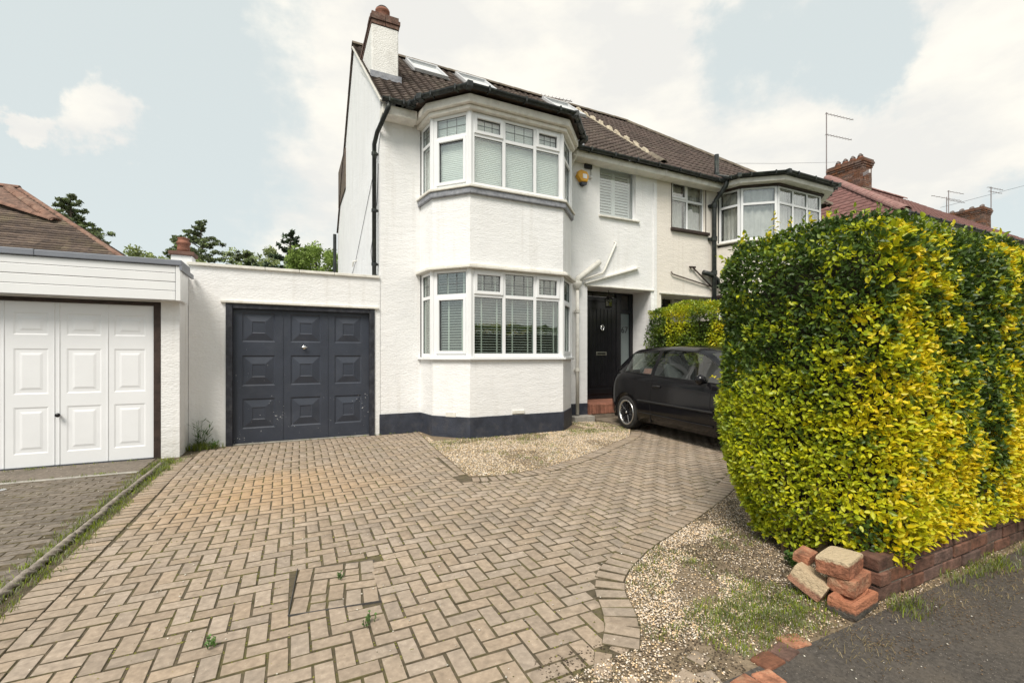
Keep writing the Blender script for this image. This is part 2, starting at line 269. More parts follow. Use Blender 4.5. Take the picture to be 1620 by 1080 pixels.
# ------------------------------------------------------------------ mesh helpers
def origin_of(o):
    v = Vector((0, 0, 0))
    while o is not None: v += Vector(o.location); o = o.parent
    return v
def tag(o, label=None, cat=None, group=None, kind=None):
    if label: o['label'] = label
    if cat: o['category'] = cat
    if group: o['group'] = group
    if kind: o['kind'] = kind
    return o
def thing(name, label, cat, loc, group=None, rz=0):
    o = bpy.data.objects.new(name, None); COL.objects.link(o); o.location = loc; o.rotation_euler = (0, 0, rz); o.empty_display_size = .2
    return tag(o, label, cat, group)
class MB:
    """collects shapes in world coordinates (or local ones when the parent is placed at local=True)"""
    def __init__(s): s.v = []; s.f = []
    def add(s, vs, fs):
        n = len(s.v); s.v += [tuple(v) for v in vs]; s.f += [tuple(i + n for i in f) for f in fs]; return s
    def box(s, x0, x1, y0, y1, z0, z1):
        return s.add([(x0, y0, z0), (x1, y0, z0), (x1, y1, z0), (x0, y1, z0), (x0, y0, z1), (x1, y0, z1), (x1, y1, z1), (x0, y1, z1)],
                     [(0, 3, 2, 1), (4, 5, 6, 7), (0, 1, 5, 4), (1, 2, 6, 5), (2, 3, 7, 6), (3, 0, 4, 7)])
    def obox(s, c, u, v, w, hu, hv, hw):
        c, u, v, w = Vector(c), Vector(u).normalized(), Vector(v).normalized(), Vector(w).normalized()
        P = [c + u * (a * hu) + v * (b * hv) + w * (d * hw) for d in (-1, 1) for a, b in ((-1, -1), (1, -1), (1, 1), (-1, 1))]
        return s.add(P, [(0, 3, 2, 1), (4, 5, 6, 7), (0, 1, 5, 4), (1, 2, 6, 5), (2, 3, 7, 6), (3, 0, 4, 7)])
    def prism(s, poly, z0, z1, axis='z'):
        n = len(poly)
        if axis == 'z': a = [(x, y, z0) for x, y in poly]; b = [(x, y, z1) for x, y in poly]
        elif axis == 'x': a = [(z0, x, y) for x, y in poly]; b = [(z1, x, y) for x, y in poly]
        else: a = [(x, z0, y) for x, y in poly]; b = [(x, z1, y) for x, y in poly]
        return s.add(a + b, [tuple(range(n))[::-1], tuple(range(n, 2 * n))] + [(i, (i + 1) % n, n + (i + 1) % n, n + i) for i in range(n)])
    def tube(s, pts, r, n=8, caps=True, r1=None):
        pts = [Vector(p) for p in pts]; base = len(s.v); m = len(pts); prev = None
        for i, p in enumerate(pts):
            d = (pts[min(i + 1, m - 1)] - pts[max(i - 1, 0)]).normalized()
            if prev is None:
                a = d.orthogonal().normalized()
            else:
                a = (prev - d * prev.dot(d)).normalized()
            prev = a; b = d.cross(a)
            rr = r if r1 is None else r + (r1 - r) * i / (m - 1)
            for k in range(n):
                t = 2 * math.pi * k / n; s.v.append(tuple(p + a * (rr * math.cos(t)) + b * (rr * math.sin(t))))
        for i in range(m - 1):
            for k in range(n):
                s.f.append((base + i * n + k, base + i * n + (k + 1) % n, base + (i + 1) * n + (k + 1) % n, base + (i + 1) * n + k))
        if caps: s.f.append(tuple(base + k for k in range(n))[::-1]); s.f.append(tuple(base + (m - 1) * n + k for k in range(n)))
        return s
    def lathe(s, c, prof, n=20, axis='z', close=False):
        base = len(s.v); c = Vector(c)
        for r, h in prof:
            for k in range(n):
                t = 2 * math.pi * k / n; a, b = r * math.cos(t), r * math.sin(t)
                s.v.append(tuple(c + (Vector((a, b, h)) if axis == 'z' else Vector((a, h, b)) if axis == 'y' else Vector((h, a, b)))))
        m = len(prof)
        for i in range(m - 1):
            for k in range(n):
                s.f.append((base + i * n + k, base + i * n + (k + 1) % n, base + (i + 1) * n + (k + 1) % n, base + (i + 1) * n + k))
        if not close: s.f.append(tuple(base + k for k in range(n))[::-1]); s.f.append(tuple(base + (m - 1) * n + k for k in range(n)))
        return s
    def quad(s, *p): return s.add(p, [tuple(range(len(p)))])
    def build(s, name, m, parent=None, smooth=False, bevel=0, kind=None, label=None, local=False, sub=0, auto=None):
        me = bpy.data.meshes.new(name); o0 = Vector((0, 0, 0)) if (local or parent is None) else origin_of(parent)
        me.from_pydata([(x - o0.x, y - o0.y, z - o0.z) for x, y, z in s.v], [], s.f); me.materials.append(m); me.validate()
        import bmesh
        b = bmesh.new(); b.from_mesh(me); bmesh.ops.recalc_face_normals(b, faces=b.faces); b.to_mesh(me); b.free()
        if smooth: me.polygons.foreach_set('use_smooth', [True] * len(me.polygons))
        o = bpy.data.objects.new(name, me); COL.objects.link(o)
        if parent is not None: o.parent = parent
        if bevel: md = o.modifiers.new('b', 'BEVEL'); md.width = bevel; md.segments = 2; md.limit_method = 'ANGLE'
        if sub: md = o.modifiers.new('s', 'SUBSURF'); md.levels = sub; md.render_levels = sub
        if kind: o['kind'] = kind
        if label: o['label'] = label
        return o
def npmesh(name, V, F, m, parent=None, attr=None, kind=None, smooth=False):
    me = bpy.data.meshes.new(name); V = np.asarray(V, dtype=np.float32).copy(); F = np.asarray(F, dtype=np.int32)
    if parent is not None: V -= np.array(origin_of(parent), dtype=np.float32)
    k = F.shape[1]; me.vertices.add(len(V)); me.vertices.foreach_set('co', V.ravel())
    me.loops.add(F.size); me.loops.foreach_set('vertex_index', F.ravel())
    me.polygons.add(len(F)); me.polygons.foreach_set('loop_start', np.arange(0, F.size, k, dtype=np.int32))
    me.polygons.foreach_set('loop_total', np.full(len(F), k, dtype=np.int32))
    if smooth: me.polygons.foreach_set('use_smooth', np.ones(len(F), dtype=bool))
    me.update(calc_edges=True)
    for a, vals in (attr or {}).items():
        at = me.attributes.new(a, 'FLOAT', 'POINT'); at.data.foreach_set('value', np.asarray(vals, dtype=np.float32))
    me.materials.append(m); o = bpy.data.objects.new(name, me); COL.objects.link(o)
    if parent is not None: o.parent = parent
    if kind: o['kind'] = kind
    return o
def inst(me, name, parent, loc, rot=(0, 0, 0), scale=None):
    o = bpy.data.objects.new(name, me); COL.objects.link(o)
    o.parent = parent; o.location = Vector(loc) - (origin_of(parent) if parent is not None else Vector((0, 0, 0))); o.rotation_euler = rot
    if scale: o.scale = scale
    return o
def inpoly(x, y, P):
    c = False; n = len(P)
    for i in range(n):
        x1, y1 = P[i]; x2, y2 = P[(i + 1) % n]
        if (y1 > y) != (y2 > y) and x < (x2 - x1) * (y - y1) / (y2 - y1) + x1: c = not c
    return c
def dseg(x, y, a, b):
    dx, dy = b[0] - a[0], b[1] - a[1]; t = max(0, min(1, ((x - a[0]) * dx + (y - a[1]) * dy) / (dx * dx + dy * dy + 1e-9)))
    return math.hypot(x - a[0] - t * dx, y - a[1] - t * dy)
def dline(x, y, P): return min(dseg(x, y, P[i], P[i + 1]) for i in range(len(P) - 1))
def resample(P, step):
    out = []; acc = 0; nxt = step / 2
    for i in range(len(P) - 1):
        a, b = Vector(P[i]), Vector(P[i + 1]); l = (b - a).length
        while acc + l >= nxt:
            t = (nxt - acc) / l; out.append((a + (b - a) * t, (b - a).normalized())); nxt += step
        acc += l
    return out
def smoothline(P, it=2):
    for _ in range(it):
        Q = [P[0]]
        for i in range(len(P) - 1):
            a, b = P[i], P[i + 1]; Q += [(a[0] * .75 + b[0] * .25, a[1] * .75 + b[1] * .25), (a[0] * .25 + b[0] * .75, a[1] * .25 + b[1] * .75)]
        P = Q + [P[-1]]
    return P
def wall_grid(mb, x0, x1, z0, z1, y0, y1, holes):
    xs = sorted({x0, x1} | {h[0] for h in holes} | {h[1] for h in holes}); zs = sorted({z0, z1} | {h[2] for h in holes} | {h[3] for h in holes})
    def solid(i, j):
        if i < 0 or j < 0 or i >= len(xs) - 1 or j >= len(zs) - 1: return False
        cx, cz = (xs[i] + xs[i + 1]) / 2, (zs[j] + zs[j + 1]) / 2
        return not any(h[0] < cx < h[1] and h[2] < cz < h[3] for h in holes)
    for i in range(len(xs) - 1):
        for j in range(len(zs) - 1):
            if not solid(i, j): continue
            a, b, c, d = xs[i], xs[i + 1], zs[j], zs[j + 1]
            mb.quad((a, y0, c), (b, y0, c), (b, y0, d), (a, y0, d)); mb.quad((a, y1, c), (a, y1, d), (b, y1, d), (b, y1, c))
            if not solid(i - 1, j): mb.quad((a, y0, c), (a, y0, d), (a, y1, d), (a, y1, c))
            if not solid(i + 1, j): mb.quad((b, y0, c), (b, y1, c), (b, y1, d), (b, y0, d))
            if not solid(i, j - 1): mb.quad((a, y0, c), (a, y1, c), (b, y1, c), (b, y0, c))
            if not solid(i, j + 1): mb.quad((a, y0, d), (b, y0, d), (b, y1, d), (a, y1, d))
    return mb
def stone(seed, n=1, s=(1, 1, 1)):
    """rough octahedral pebbles arrays"""
# ------------------------------------------------------------------ ground
def sheet(name, poly, z, m, label=None):
    o = MB().prism(poly, z - .03, z).build(name, m, kind='structure')
    if label: o['label'] = label
    return o
g = MB().quad((-600, -600, -.10), (600, -600, -.10), (600, 600, -.10), (-600, 600, -.10)).build('ground', EARTH, kind='structure'); g['label'] = 'green garden ground running back behind the houses'
sheet('pavement', [(-30, -2.2), (60, -2.2), (60, 1.27), (-30, 1.27)], -.004, ASPHALT, 'dark worn asphalt pavement at the foot of the brick wall')
sheet('road', [(-60, -9), (90, -9), (90, -2.35), (-60, -2.35)], -.055, ASPHALT, 'asphalt road on the street side of the pavement')
kb = MB()
for i in range(40): kb.box(-18 + i * .92, -18 + i * .92 + .91, -2.345, -2.205, -.2, .0)
kb.build('road_kerb', CONC, kind='structure', bevel=.01)['label'] = 'concrete kerb between pavement and road'
BAYBED = [(1.93, 7.68), (1.80, 6.03), (1.72, 4.62), (2.05, 4.50), (2.617, 4.575), (3.393, 4.90), (4.076, 5.299), (4.90, 5.78), (5.35, 6.3), (5.45, 7.1), (5.1, 7.68)]
BAYEDGE = smoothline([(1.93, 7.68), (1.80, 6.03), (1.72, 4.62)], 0)
BAYEDGE2 = smoothline([(1.72, 4.56), (2.05, 4.47), (2.617, 4.575), (3.393, 4.90), (4.076, 5.299), (4.90, 5.78), (5.25, 6.15)])
RB = smoothline([(4.9, 3.55), (4.156, 3.20), (3.709, 2.954), (2.848, 2.60), (2.41, 2.445), (2.12, 2.33), (1.80, 2.15), (1.66, 2.0), (1.60, 1.86), (1.511, 1.70), (1.40, 1.58)], 2)
RIGHTBED = RB + [(1.22, 1.58), (1.02, 1.56), (.94, 1.27), (7.2, 1.27), (7.2, 3.6)]
def dbed(x, y):
    d = min(dline(x, y, BAYEDGE), dline(x, y, BAYEDGE2), dline(x, y, RB)); return d
drive = sheet('driveway', [(-1.40, 1.27), (7.0, 1.27), (7.0, 8.28), (-1.40, 8.28)], -.0085, JOINT, 'beige herringbone block paved driveway in front of the white house')
ndrive = sheet('neighbour_driveway', [(-12, 1.27), (-1.40, 1.27), (-1.40, 7.4), (-12, 7.4)], -.0095, JOINT, 'dark grimy block paving in front of the white garage door')
# blocks
PW = .087
def blockmesh(lx, ly, name, m, ch=.0032, h=.05):
    a, b = lx / 2, ly / 2; v = []
    for (i, z) in ((0, -h), (0, -ch), (ch, 0)):
        v += [(-a + i, -b + i, z), (a - i, -b + i, z), (a - i, b - i, z), (-a + i, b - i, z)]
    f = [(8, 9, 10, 11)]
    for r in (0, 4):
        for k in range(4): f.append((r + k, r + (k + 1) % 4, r + 4 + (k + 1) % 4, r + 4 + k))
    me = bpy.data.meshes.new(name); me.from_pydata(v, [], f); me.materials.append(m); me.materials.append(JOINT); me.polygons.foreach_set('material_index', [0] + [1] * (len(f) - 1)); return me, v, f
GAP = .0070
B2, B2V, BF = blockmesh(2 * PW - GAP, PW - GAP, 'paving_block', BLOCK)
B1, B1V, _ = blockmesh(PW - GAP, PW - GAP, 'half_paving_block', BLOCK)
blocks = []      # (x,y,z,rz,kind)
TRAY = [(.03, 3.07), (.471, 3.008), (.423, 2.478), (-.017, 2.540)]
def near_tray(x, y): return inpoly(x, y, [(.02, 3.08), (.486, 3.013), (.438, 2.466), (-.027, 2.53)])
def field_ok(x, y, m=0):
    if x < -1.17 or y > 7.66 or y < 1.29: return False
    if x > 6.9: return False
    if y > 7.05 and x > 4.6: return False
    if inpoly(x, y, BAYBED) or inpoly(x, y, RIGHTBED): return False
    if dline(x, y, BAYEDGE) < .08 or dline(x, y, BAYEDGE2) < .155 or dline(x, y, RB) < .155: return False
    if near_tray(x, y): return False
    if 2.0 < x < 4.8 and y > 6.65: return False
    return True
ni0, ni1, nj0, nj1 = -15, 84, 13, 92
for i in range(ni0, ni1):
    for j in range(nj0, nj1):
        k = (i - j) % 4
        x, y = i * PW, j * PW
        if k == 0: cells = ((x, y), (x + PW, y)); rz = 0
        elif k == 3: cells = ((x, y), (x, y + PW)); rz = math.pi / 2
        else: continue
        oks = [field_ok(cx + PW / 2, cy + PW / 2) for cx, cy in cells]
        mx_, my_ = (cells[0][0] + cells[1][0] + PW) / 2, (cells[0][1] + cells[1][1] + PW) / 2
        if all(oks): blocks.append((mx_, my_, rz, 2))
        else:
            for ok, (cx, cy) in zip(oks, cells):
                if ok: blocks.append((cx + PW / 2, cy + PW / 2, rz, 1))
# gently bowed laying: real rows wander
def warp(x, y): return x + .012 * math.sin(y * 1.9 + x * .8), y + .014 * math.sin(x * 1.6 + .5)
B = []
for (x, y, rz, kd) in blocks:
    wx, wy = warp(x, y)
    sink = .0025 * noise.noise(Vector((x * .9, y * .9, 3)))
    B.append((wx + random.gauss(0, .0012), wy + random.gauss(0, .0012), -.0045 + sink + random.gauss(0, .0009), rz + random.gauss(0, .010), random.gauss(0, .008), random.gauss(0, .008), kd))
def soldiers(line, w, side, z=.001, ln=.174):
    for p, d in resample(line, PW + .001):
        n = Vector((-d.y, d.x)) * side
        c = Vector((p.x, p.y)) + n * (ln / 2)
        B.append((c.x + random.gauss(0, .0015), c.y + random.gauss(0, .0015), z + random.gauss(0, .0008), math.atan2(n.y, n.x) + random.gauss(0, .012), random.gauss(0, .005), random.gauss(0, .005), 2))
soldiers([(-1.222, 1.3), (-1.222, 7.05)], PW, 1, ln=0.0)      # left border: blocks laid across, centred on the line
soldiers(BAYEDGE2, PW, -1); soldiers(RB, PW, -1)
for p, d in resample(BAYEDGE, 2 * PW + .002):               # straight stretcher edge beside the bay bed
    B.append((p.x - .05, p.y, .001, math.atan2(d.y, d.x) + random.gauss(0, .008), 0, 0, 2))
# fix: side of the right-bed course must be the drive side
# blocks on the lift-out tray
tu = Vector((.5, -.07)).normalized(); tv = Vector((-.05, -.56)).normalized()
used = set(); rt = random.Random(12)
for j in range(6):
    for i in range(5):
        if (i, j) in used: continue
        opt = [1, 1] + ([2] if i < 4 and (i + 1, j) not in used else []) + ([3, 3] if j < 5 else [])
        k = rt.choice(opt); wi, hj = (2, 1) if k == 2 else (1, 2) if k == 3 else (1, 1)
        for q_ in range(wi):
            for w_ in range(hj): used.add((i + q_, j + w_))
        p = Vector((TRAY[0][0], TRAY[0][1])) + tu * (.004 + (i + wi / 2) * .088) + tv * (.003 + (j + hj / 2) * .088)
        B.append((p.x, p.y, -.004, math.atan2(tu.y, tu.x) + (math.pi / 2 if k == 3 else 0) + rt.gauss(0, .015), 0, 0, 1 if k == 1 else 2))
# crumbling end of the paving: stray blocks in the soil
for (x, y, r, kd) in [(1.32, 1.62, .5, 1), (1.40, 1.34, .25, 2), (1.22, 1.42, 1.2, 1), (1.52, 1.31, -.2, 1), (1.58, 1.42, .3, 1), (1.18, 1.56, .9, 2)]:
    B.append((x, y, -.004, r, .03, -.02, kd))
SF, CF = math.sin(R(25.8)), math.cos(R(25.8))
def vis(b):
    d = SF * b[0] + CF * b[1]; l = CF * b[0] - SF * b[1]
    if d < .3: return -1
    px = 810 + 720 * l / d; py = 562 + 936 / d
    if px < -20 or px > 1640 or py > 1100: return -1
    return 1 / d * (1 if b[6] == 2 else .6)
B.sort(key=vis, reverse=True)
def place_blocks(B, parent, me2, me1, name, nparts, joined_mat):
    for b in B[:nparts]:
        inst(me2 if b[6] == 2 else me1, name, parent, b[:3], (b[4], b[5], b[3]))
    rest = B[nparts:]
    if not rest: return
    V = []; F = []; A = []; v2 = np.array(B2V); v1 = np.array(B1V); f = np.array([list(q) for q in BF])
    for b in rest:
        v = v2 if b[6] == 2 else v1; c, s = math.cos(b[3]), math.sin(b[3])
        q = np.stack([v[:, 0] * c - v[:, 1] * s + b[0], v[:, 0] * s + v[:, 1] * c + b[1], v[:, 2] + b[2] + v[:, 0] * b[5] * .5 + v[:, 1] * b[4] * .5], 1)
        F.append(f + len(V) * len(v)); V.append(q); A.append(np.full(len(v), random.random()))
    o = npmesh('paving_blocks', np.concatenate(V), np.concatenate(F), joined_mat, parent, {'rnd': np.concatenate(A)}, 'stuff'); o.data.materials.append(JOINT); o.data.polygons.foreach_set('material_index', ([0] + [1] * (len(BF) - 1)) * len(rest))
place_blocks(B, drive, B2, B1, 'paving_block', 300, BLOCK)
# tray rim
ct = thing('inspection_cover', 'block filled inspection cover with a thin dark metal rim set in the driveway', 'manhole cover', (.25, 2.75, 0))
tm = MB()
T4 = [Vector((x, y, 0)) for x, y in TRAY]
for i in range(4):
    a, b = T4[i], T4[(i + 1) % 4]; d = (b - a).normalized(); tm.obox((a + b) / 2 + Vector((0, 0, -.012 if i in (2, 3) else -.0215)), d, Vector((-d.y, d.x, 0)), (0, 0, 1), (b - a).length / 2 + .003, .0015, .014)
tm.build('rim', mat('dirty_rim', (.09, .085, .08), .7, .3, 20), ct)
# neighbour blocks
BN = []
r_ = 0; y = 1.36
while y < 6.42:
    off = (r_ % 2) * PW
    x = -1.62 - off
    while x > -5.6:
        if vis((x, y, 0, 0, 0, 0, 2)) > 0 or True:
            BN.append((x, y, -.005 + .0025 * noise.noise(Vector((x, y, 0))) + random.gauss(0, .001), random.gauss(0, .012), random.gauss(0, .006), random.gauss(0, .006), 2))
        x -= 2 * PW
    y += PW; r_ += 1
for k in range(28): BN.append((-1.50, 1.4 + k * .18, -.004, math.pi / 2, 0, 0, 2))
BN.sort(key=vis, reverse=True)
D2, _, _ = blockmesh(2 * PW - GAP, PW - GAP, 'dark_paving_block', DARKBLOCK); D1, _, _ = blockmesh(PW - GAP, PW - GAP, 'dark_half_block', DARKBLOCK)
place_blocks(BN, ndrive, D2, D1, 'paving_block', 300, DARKBLOCK)
MB().box(-6, -1.55, 6.39, 6.45, -.02, .002).build('drain_channel', CONC, ndrive, bevel=.004)
MB().box(-6, -1.55, 6.46, 7.16, -.03, -.002).build('apron', DARKBLOCK, ndrive)
MB().lathe((-2.55, 6.12, -.004), [(.05, 0), (.05, .004), (.03, .006), (.0301, .003)], 16).build('drain_cap', CHROME, ndrive)
# rope-top edging between the two drives: separate lengths
def rope(x, y0, y1):
    mb = MB(); n = 26; m = int((y1 - y0) / .010)
    for i in range(m + 1):
        yy = y0 + (y1 - y0) * i / m
        for k in range(n):
            t = 2 * math.pi * k / n; rr = .023 + .008 * math.cos(3 * t + yy * 75)
            mb.v.append((x + rr * math.cos(t), yy, .006 + rr * math.sin(t)))
    for i in range(m):
        for k in range(n):
            mb.f.append((i * n + k, i * n + (k + 1) % n, (i + 1) * n + (k + 1) % n, (i + 1) * n + k))
    mb.f.append(tuple(range(n))); mb.f.append(tuple(m * n + k for k in range(n))[::-1])
    return mb
edg = thing('rope_edging', 'weathered rope-top edging running between the dark and beige block drives', 'edging', (-1.40, 4.5, 0))
for k in range(8):
    y0 = 1.9 + k * .60
    rope(-1.405 + .008 * math.sin(k * 2.1), y0 + .004, y0 + .596).build('edging_stone', mat('grimy_edging_stone', (.30, .26, .22), .92, .25, 20, .6, 90, dirt=(.08, .085, .05), dscale=8, damt=.7), edg, smooth=True)
# beds
def bedsheet(name, poly, z, m, label):
    o = sheet(name, poly, z, m, label); return o
bed1 = bedsheet('gravel_bed_ground', BAYBED, -.002, SOIL, 'pale gravel bed wrapped round the foot of the bay')
bed2 = bedsheet('gravel_bed_ground', RIGHTBED, -.008, SOIL, 'soil and gravel strip between the driveway and the tall hedge')
def pebbles(name, region, n, bbox, size, m, z0=0.0, dens=None, label=None, seed=1, flat=.6):
    rg = np.random.default_rng(seed); P = []
    tries = 0
    while len(P) < n and tries < n * 12:
        tries += 1
        x = rg.uniform(bbox[0], bbox[1]); y = rg.uniform(bbox[2], bbox[3])
        if region(x, y) and (dens is None or rg.random() < dens(x, y)): P.append((x, y))
    P = np.array(P); n = len(P)
    oct_ = np.array([(1, 0, 0), (0, 1, 0), (-1, 0, 0), (0, -1, 0), (0, 0, 1), (0, 0, -.6)])
    f = np.array([(0, 1, 4), (1, 2, 4), (2, 3, 4), (3, 0, 4), (1, 0, 5), (2, 1, 5), (3, 2, 5), (0, 3, 5)])
    s = rg.uniform(size[0], size[1], n)[:, None, None] * np.array([1, 1, flat])
    j = 1 + rg.uniform(-.3, .3, (n, 6, 1)); a = rg.uniform(0, 6.28, n)
    V = oct_[None] * j * s; c, sn = np.cos(a)[:, None], np.sin(a)[:, None]
    V = np.stack([V[..., 0] * c - V[..., 1] * sn * .8, V[..., 0] * sn + V[..., 1] * c * .8, V[..., 2]], -1)
    V[..., 0] += P[:, 0:1]; V[..., 1] += P[:, 1:2]; V[..., 2] += z0 + s[:, :, 2] * .3
    F = (f[None] + (np.arange(n) * 6)[:, None, None]).reshape(-1, 3)
    o = npmesh(name, V.reshape(-1, 3), F, m, None, {'rnd': np.repeat(rg.random(n), 6)}, 'stuff')
    if label: o['label'] = label
    return o
def nz(x, y, s=1.0, o=0): return noise.noise(Vector((x * s, y * s, o)))
inbay = lambda x, y: inpoly(x, y, BAYBED) and not (1.95 < x < 4.75 and y > 6.72 - 0 and y > 6.72)
pebbles('gravel', inbay, 22000, (1.7, 5.5, 4.4, 7.7), (.005, .012), PEBBLE, 0, lambda x, y: .35 + .65 * (nz(x, y, 1.3, 4) > -.25), 'pale loose gravel in the bed below the bay window', 3)
inrb = lambda x, y: inpoly(x, y, RIGHTBED) and x < 4.6
def dens2(x, y):
    g_ = nz(x, y, 2.2, 9)
    base_ = 1.0 if x < 2.9 and y > 1.5 else .3
    if math.hypot(x - 1.25, y - 1.5) < .35: base_ = .55
    if x > 2.35 and y < 2.3: base_ = .25
    return base_ * (.25 + .75 * (g_ > -.15))
pebbles('gravel', inrb, 20000, (.95, 4.6, 1.27, 3.4), (.003, .0078), mat('pinkish_pebble', (.70, .56, .41), .85, .2, 30, rnd=.4, hue=.25), -.004, dens2, 'pinkish gravel scattered over soil beside the tall hedge', 5)
pebbles('dry_litter', lambda x, y: y < 1.34 + .1 * nz(x, 0, 5) or inpoly(x, y, RIGHTBED), 15000, (1.3, 5.5, .80, 2.4), (.0015, .0055), DEBRIS, 0,
        lambda x, y: max(.03, (1 if (y > 1.0 - .12 * (x - 2.4) and x > 2.3) else .08) * (nz(x, y, 2.5, 2) + .6)), 'brown crumbs and dead leaves along the foot of the brick wall', 8, .35)
pebbles('stray_chippings', lambda x, y: not inpoly(x, y, BAYBED) and not inpoly(x, y, RIGHTBED) and not (y > 7.0 and x < -1.3) and y < 7.6 and not (x > 2 and y > 6.6), 1100, (-3.2, 5.4, .85, 7.6), (.003, .007), mat('white_chipping', (.62, .58, .50), .9, .1, 30, rnd=.3), .0, None, 'tiny pale chippings strewn over the paving', 11)
pebbles('road_grit', lambda x, y: y < 1.26, 9000, (1.2, 5.5, .55, 1.27), (.0012, .0035), mat('grey_grit', (.20, .175, .15), .9, .3, 30, rnd=.6), -.003, None, 'fine grit lying on the asphalt pavement', 12)
def pebble_soil_dark(): pass
# grass / weeds / moss
def blades(name, pts, h, w, m, seed, label, per=10, spread=.03, lean=.5):
    rg = np.random.default_rng(seed); P = np.repeat(np.array(pts), per, 0); n = len(P)
    H = np.repeat(np.array(h) if hasattr(h, '__len__') else np.full(len(pts), h), per) * rg.uniform(.45, 1.1, n)
    P = P + np.concatenate([rg.normal(0, spread, (n, 2)), np.zeros((n, 1))], 1)
    a = rg.uniform(0, 6.28, n); ld = rg.uniform(0, 6.28, n); ln = rg.uniform(.1, 1, n) * lean
    dx, dy = np.cos(a) * w, np.sin(a) * w; lx, ly = np.cos(ld) * ln * H, np.sin(ld) * ln * H
    z = np.zeros(n)
    v0 = P + np.stack([-dx, -dy, z], 1); v1 = P + np.stack([dx, dy, z], 1)
    v2 = P + np.stack([dx * .8 + lx * .35, dy * .8 + ly * .35, H * .6], 1); v3 = P + np.stack([-dx * .8 + lx * .35, -dy * .8 + ly * .35, H * .6], 1)
    v4 = P + np.stack([lx, ly, H * np.sqrt(np.maximum(.3, 1 - ln * .5))], 1)
    V = np.stack([v0, v1, v2, v3, v4], 1).reshape(-1, 3); b_ = np.arange(n) * 5
    F = np.concatenate([np.stack([b_, b_ + 1, b_ + 2], 1), np.stack([b_, b_ + 2, b_ + 3], 1), np.stack([b_ + 3, b_ + 2, b_ + 4], 1)])
    o = npmesh(name, V, F, m, None, {'rnd': np.repeat(rg.random(n), 5)}, 'stuff'); o['label'] = label; return o
def scatter(region, n, bbox, seed, dens=None, z=0.0):
    rg = random.Random(seed); out = []; t = 0
    while len(out) < n and t < n * 40:
        t += 1; x = rg.uniform(bbox[0], bbox[1]); y = rg.uniform(bbox[2], bbox[3])
        if region(x, y) and (dens is None or rg.random() < dens(x, y)): out.append((x, y, z))
    return out
pebbles('soil_crumbs', lambda x, y: inpoly(x, y, RIGHTBED) or (x > .9 and y < 1.7), 11000, (.92, 3.6, 1.27, 3.0), (.002, .007), mat('dark_crumb', (.10, .075, .05), .95, .3, 30, rnd=.5), -.006, lambda x, y: .25 + (.75 if math.hypot(x - 1.3, y - 1.5) < .45 or (x > 2.2 and y > 1.5) else 0), 'dark crumbs of soil and mulch scattered round the gravel by the hedge', 33, .6)
blades('grass', scatter(inrb, 760, (1.5, 3.3, 1.3, 2.4), 4, lambda x, y: max(0, 1.2 - 2.4 * math.hypot((x - 2.15) / 1.1, (y - 1.52) / .55)) + .12 * (nz(x, y, 3) > .1)), .030, .0015, GRASSM, 5, 'short green grass growing through the gravel by the hedge', 9, .018, .9)
blades('grass', scatter(inbay, 520, (1.7, 5.4, 4.5, 7.6), 6, lambda x, y: (1.0 if math.hypot(x - 4.55, y - 6.55) < .28 else 0) + (.5 if y > 6.2 and nz(x, y, 2.2, 1) > .0 else 0) + .25 * (nz(x, y, 1.7, 7) > .25)), .035, .002, GRASSM, 7, 'low grass patches along the dark plinth of the bay', 9, .03, 1.0)
blades('grass', [(random.gauss(-1.12, .09), random.gauss(7.56, .05), 0) for _ in range(60)], .12, .003, GRASSM, 19, 'clump of coarse grass round the tall weed by the grey garage', 8, .02, .8)
blades('dry_grass', scatter(inbay, 420, (1.7, 5.4, 4.5, 7.6), 16, lambda x, y: (.8 if nz(x, y, 1.7, 3) > -.05 else .1)), .03, .002, DRYGRASS, 17, 'straw coloured dead grass in the bay gravel bed', 7, .04, 1.2)
blades('grass', [(-1.40 + random.gauss(-.0, .035) + .06 * (1 if random.random() < .5 else -1), yy, .0) for yy in np.linspace(2.4, 6.85, 620) if nz(0, yy, 2.3) > -.3], .04, .0018, GRASSM, 9, 'green weeds growing along the rope edging', 9, .022, 1.0)
blades('grass', [(random.uniform(-1.5, -1.2), random.uniform(6.2, 7.05), 0) for _ in range(46)], .07, .002, GRASSM, 10, 'grass tuft at the corner pier of the white garage', 10, .02, .9)
blades('grass', [(random.uniform(2.75, 3.0), random.uniform(1.16, 1.28), 0) for _ in range(16)] + [(random.uniform(3.35, 4.1), random.uniform(1.18, 1.31), 0) for _ in range(40)] + [(random.uniform(4.2, 6), random.uniform(1.15, 1.3), 0) for _ in range(40)], .055, .0016, GRASSM, 12, 'long grass tufts against the foot of the low brick wall', 14, .03, .9)
blades('dry_grass', [(random.uniform(2.1, 5.0), random.uniform(1.05, 1.36), 0) for _ in range(150)], .03, .0012, DRYGRASS, 13, 'dead straw lying along the edge of the pavement', 8, .05, 1.9)
blades('grass', [(random.uniform(-3.6, -1.6), random.choice((7.06, 6.44)) + random.gauss(0, .02), 0) for _ in range(70)], .035, .002, GRASSM, 14, 'small weeds under the white garage door and in the drain line', 7, .02, .9)
blades('grass', [(random.uniform(-.85, 1.9), 7.66 + random.gauss(0, .015), 0) for _ in range(26)] + [(random.uniform(2.1, 5.0), 0, 0) for _ in range(0)], .03, .002, GRASSM, 15, 'tiny weeds at the foot of the grey garage door', 7, .012, .8)
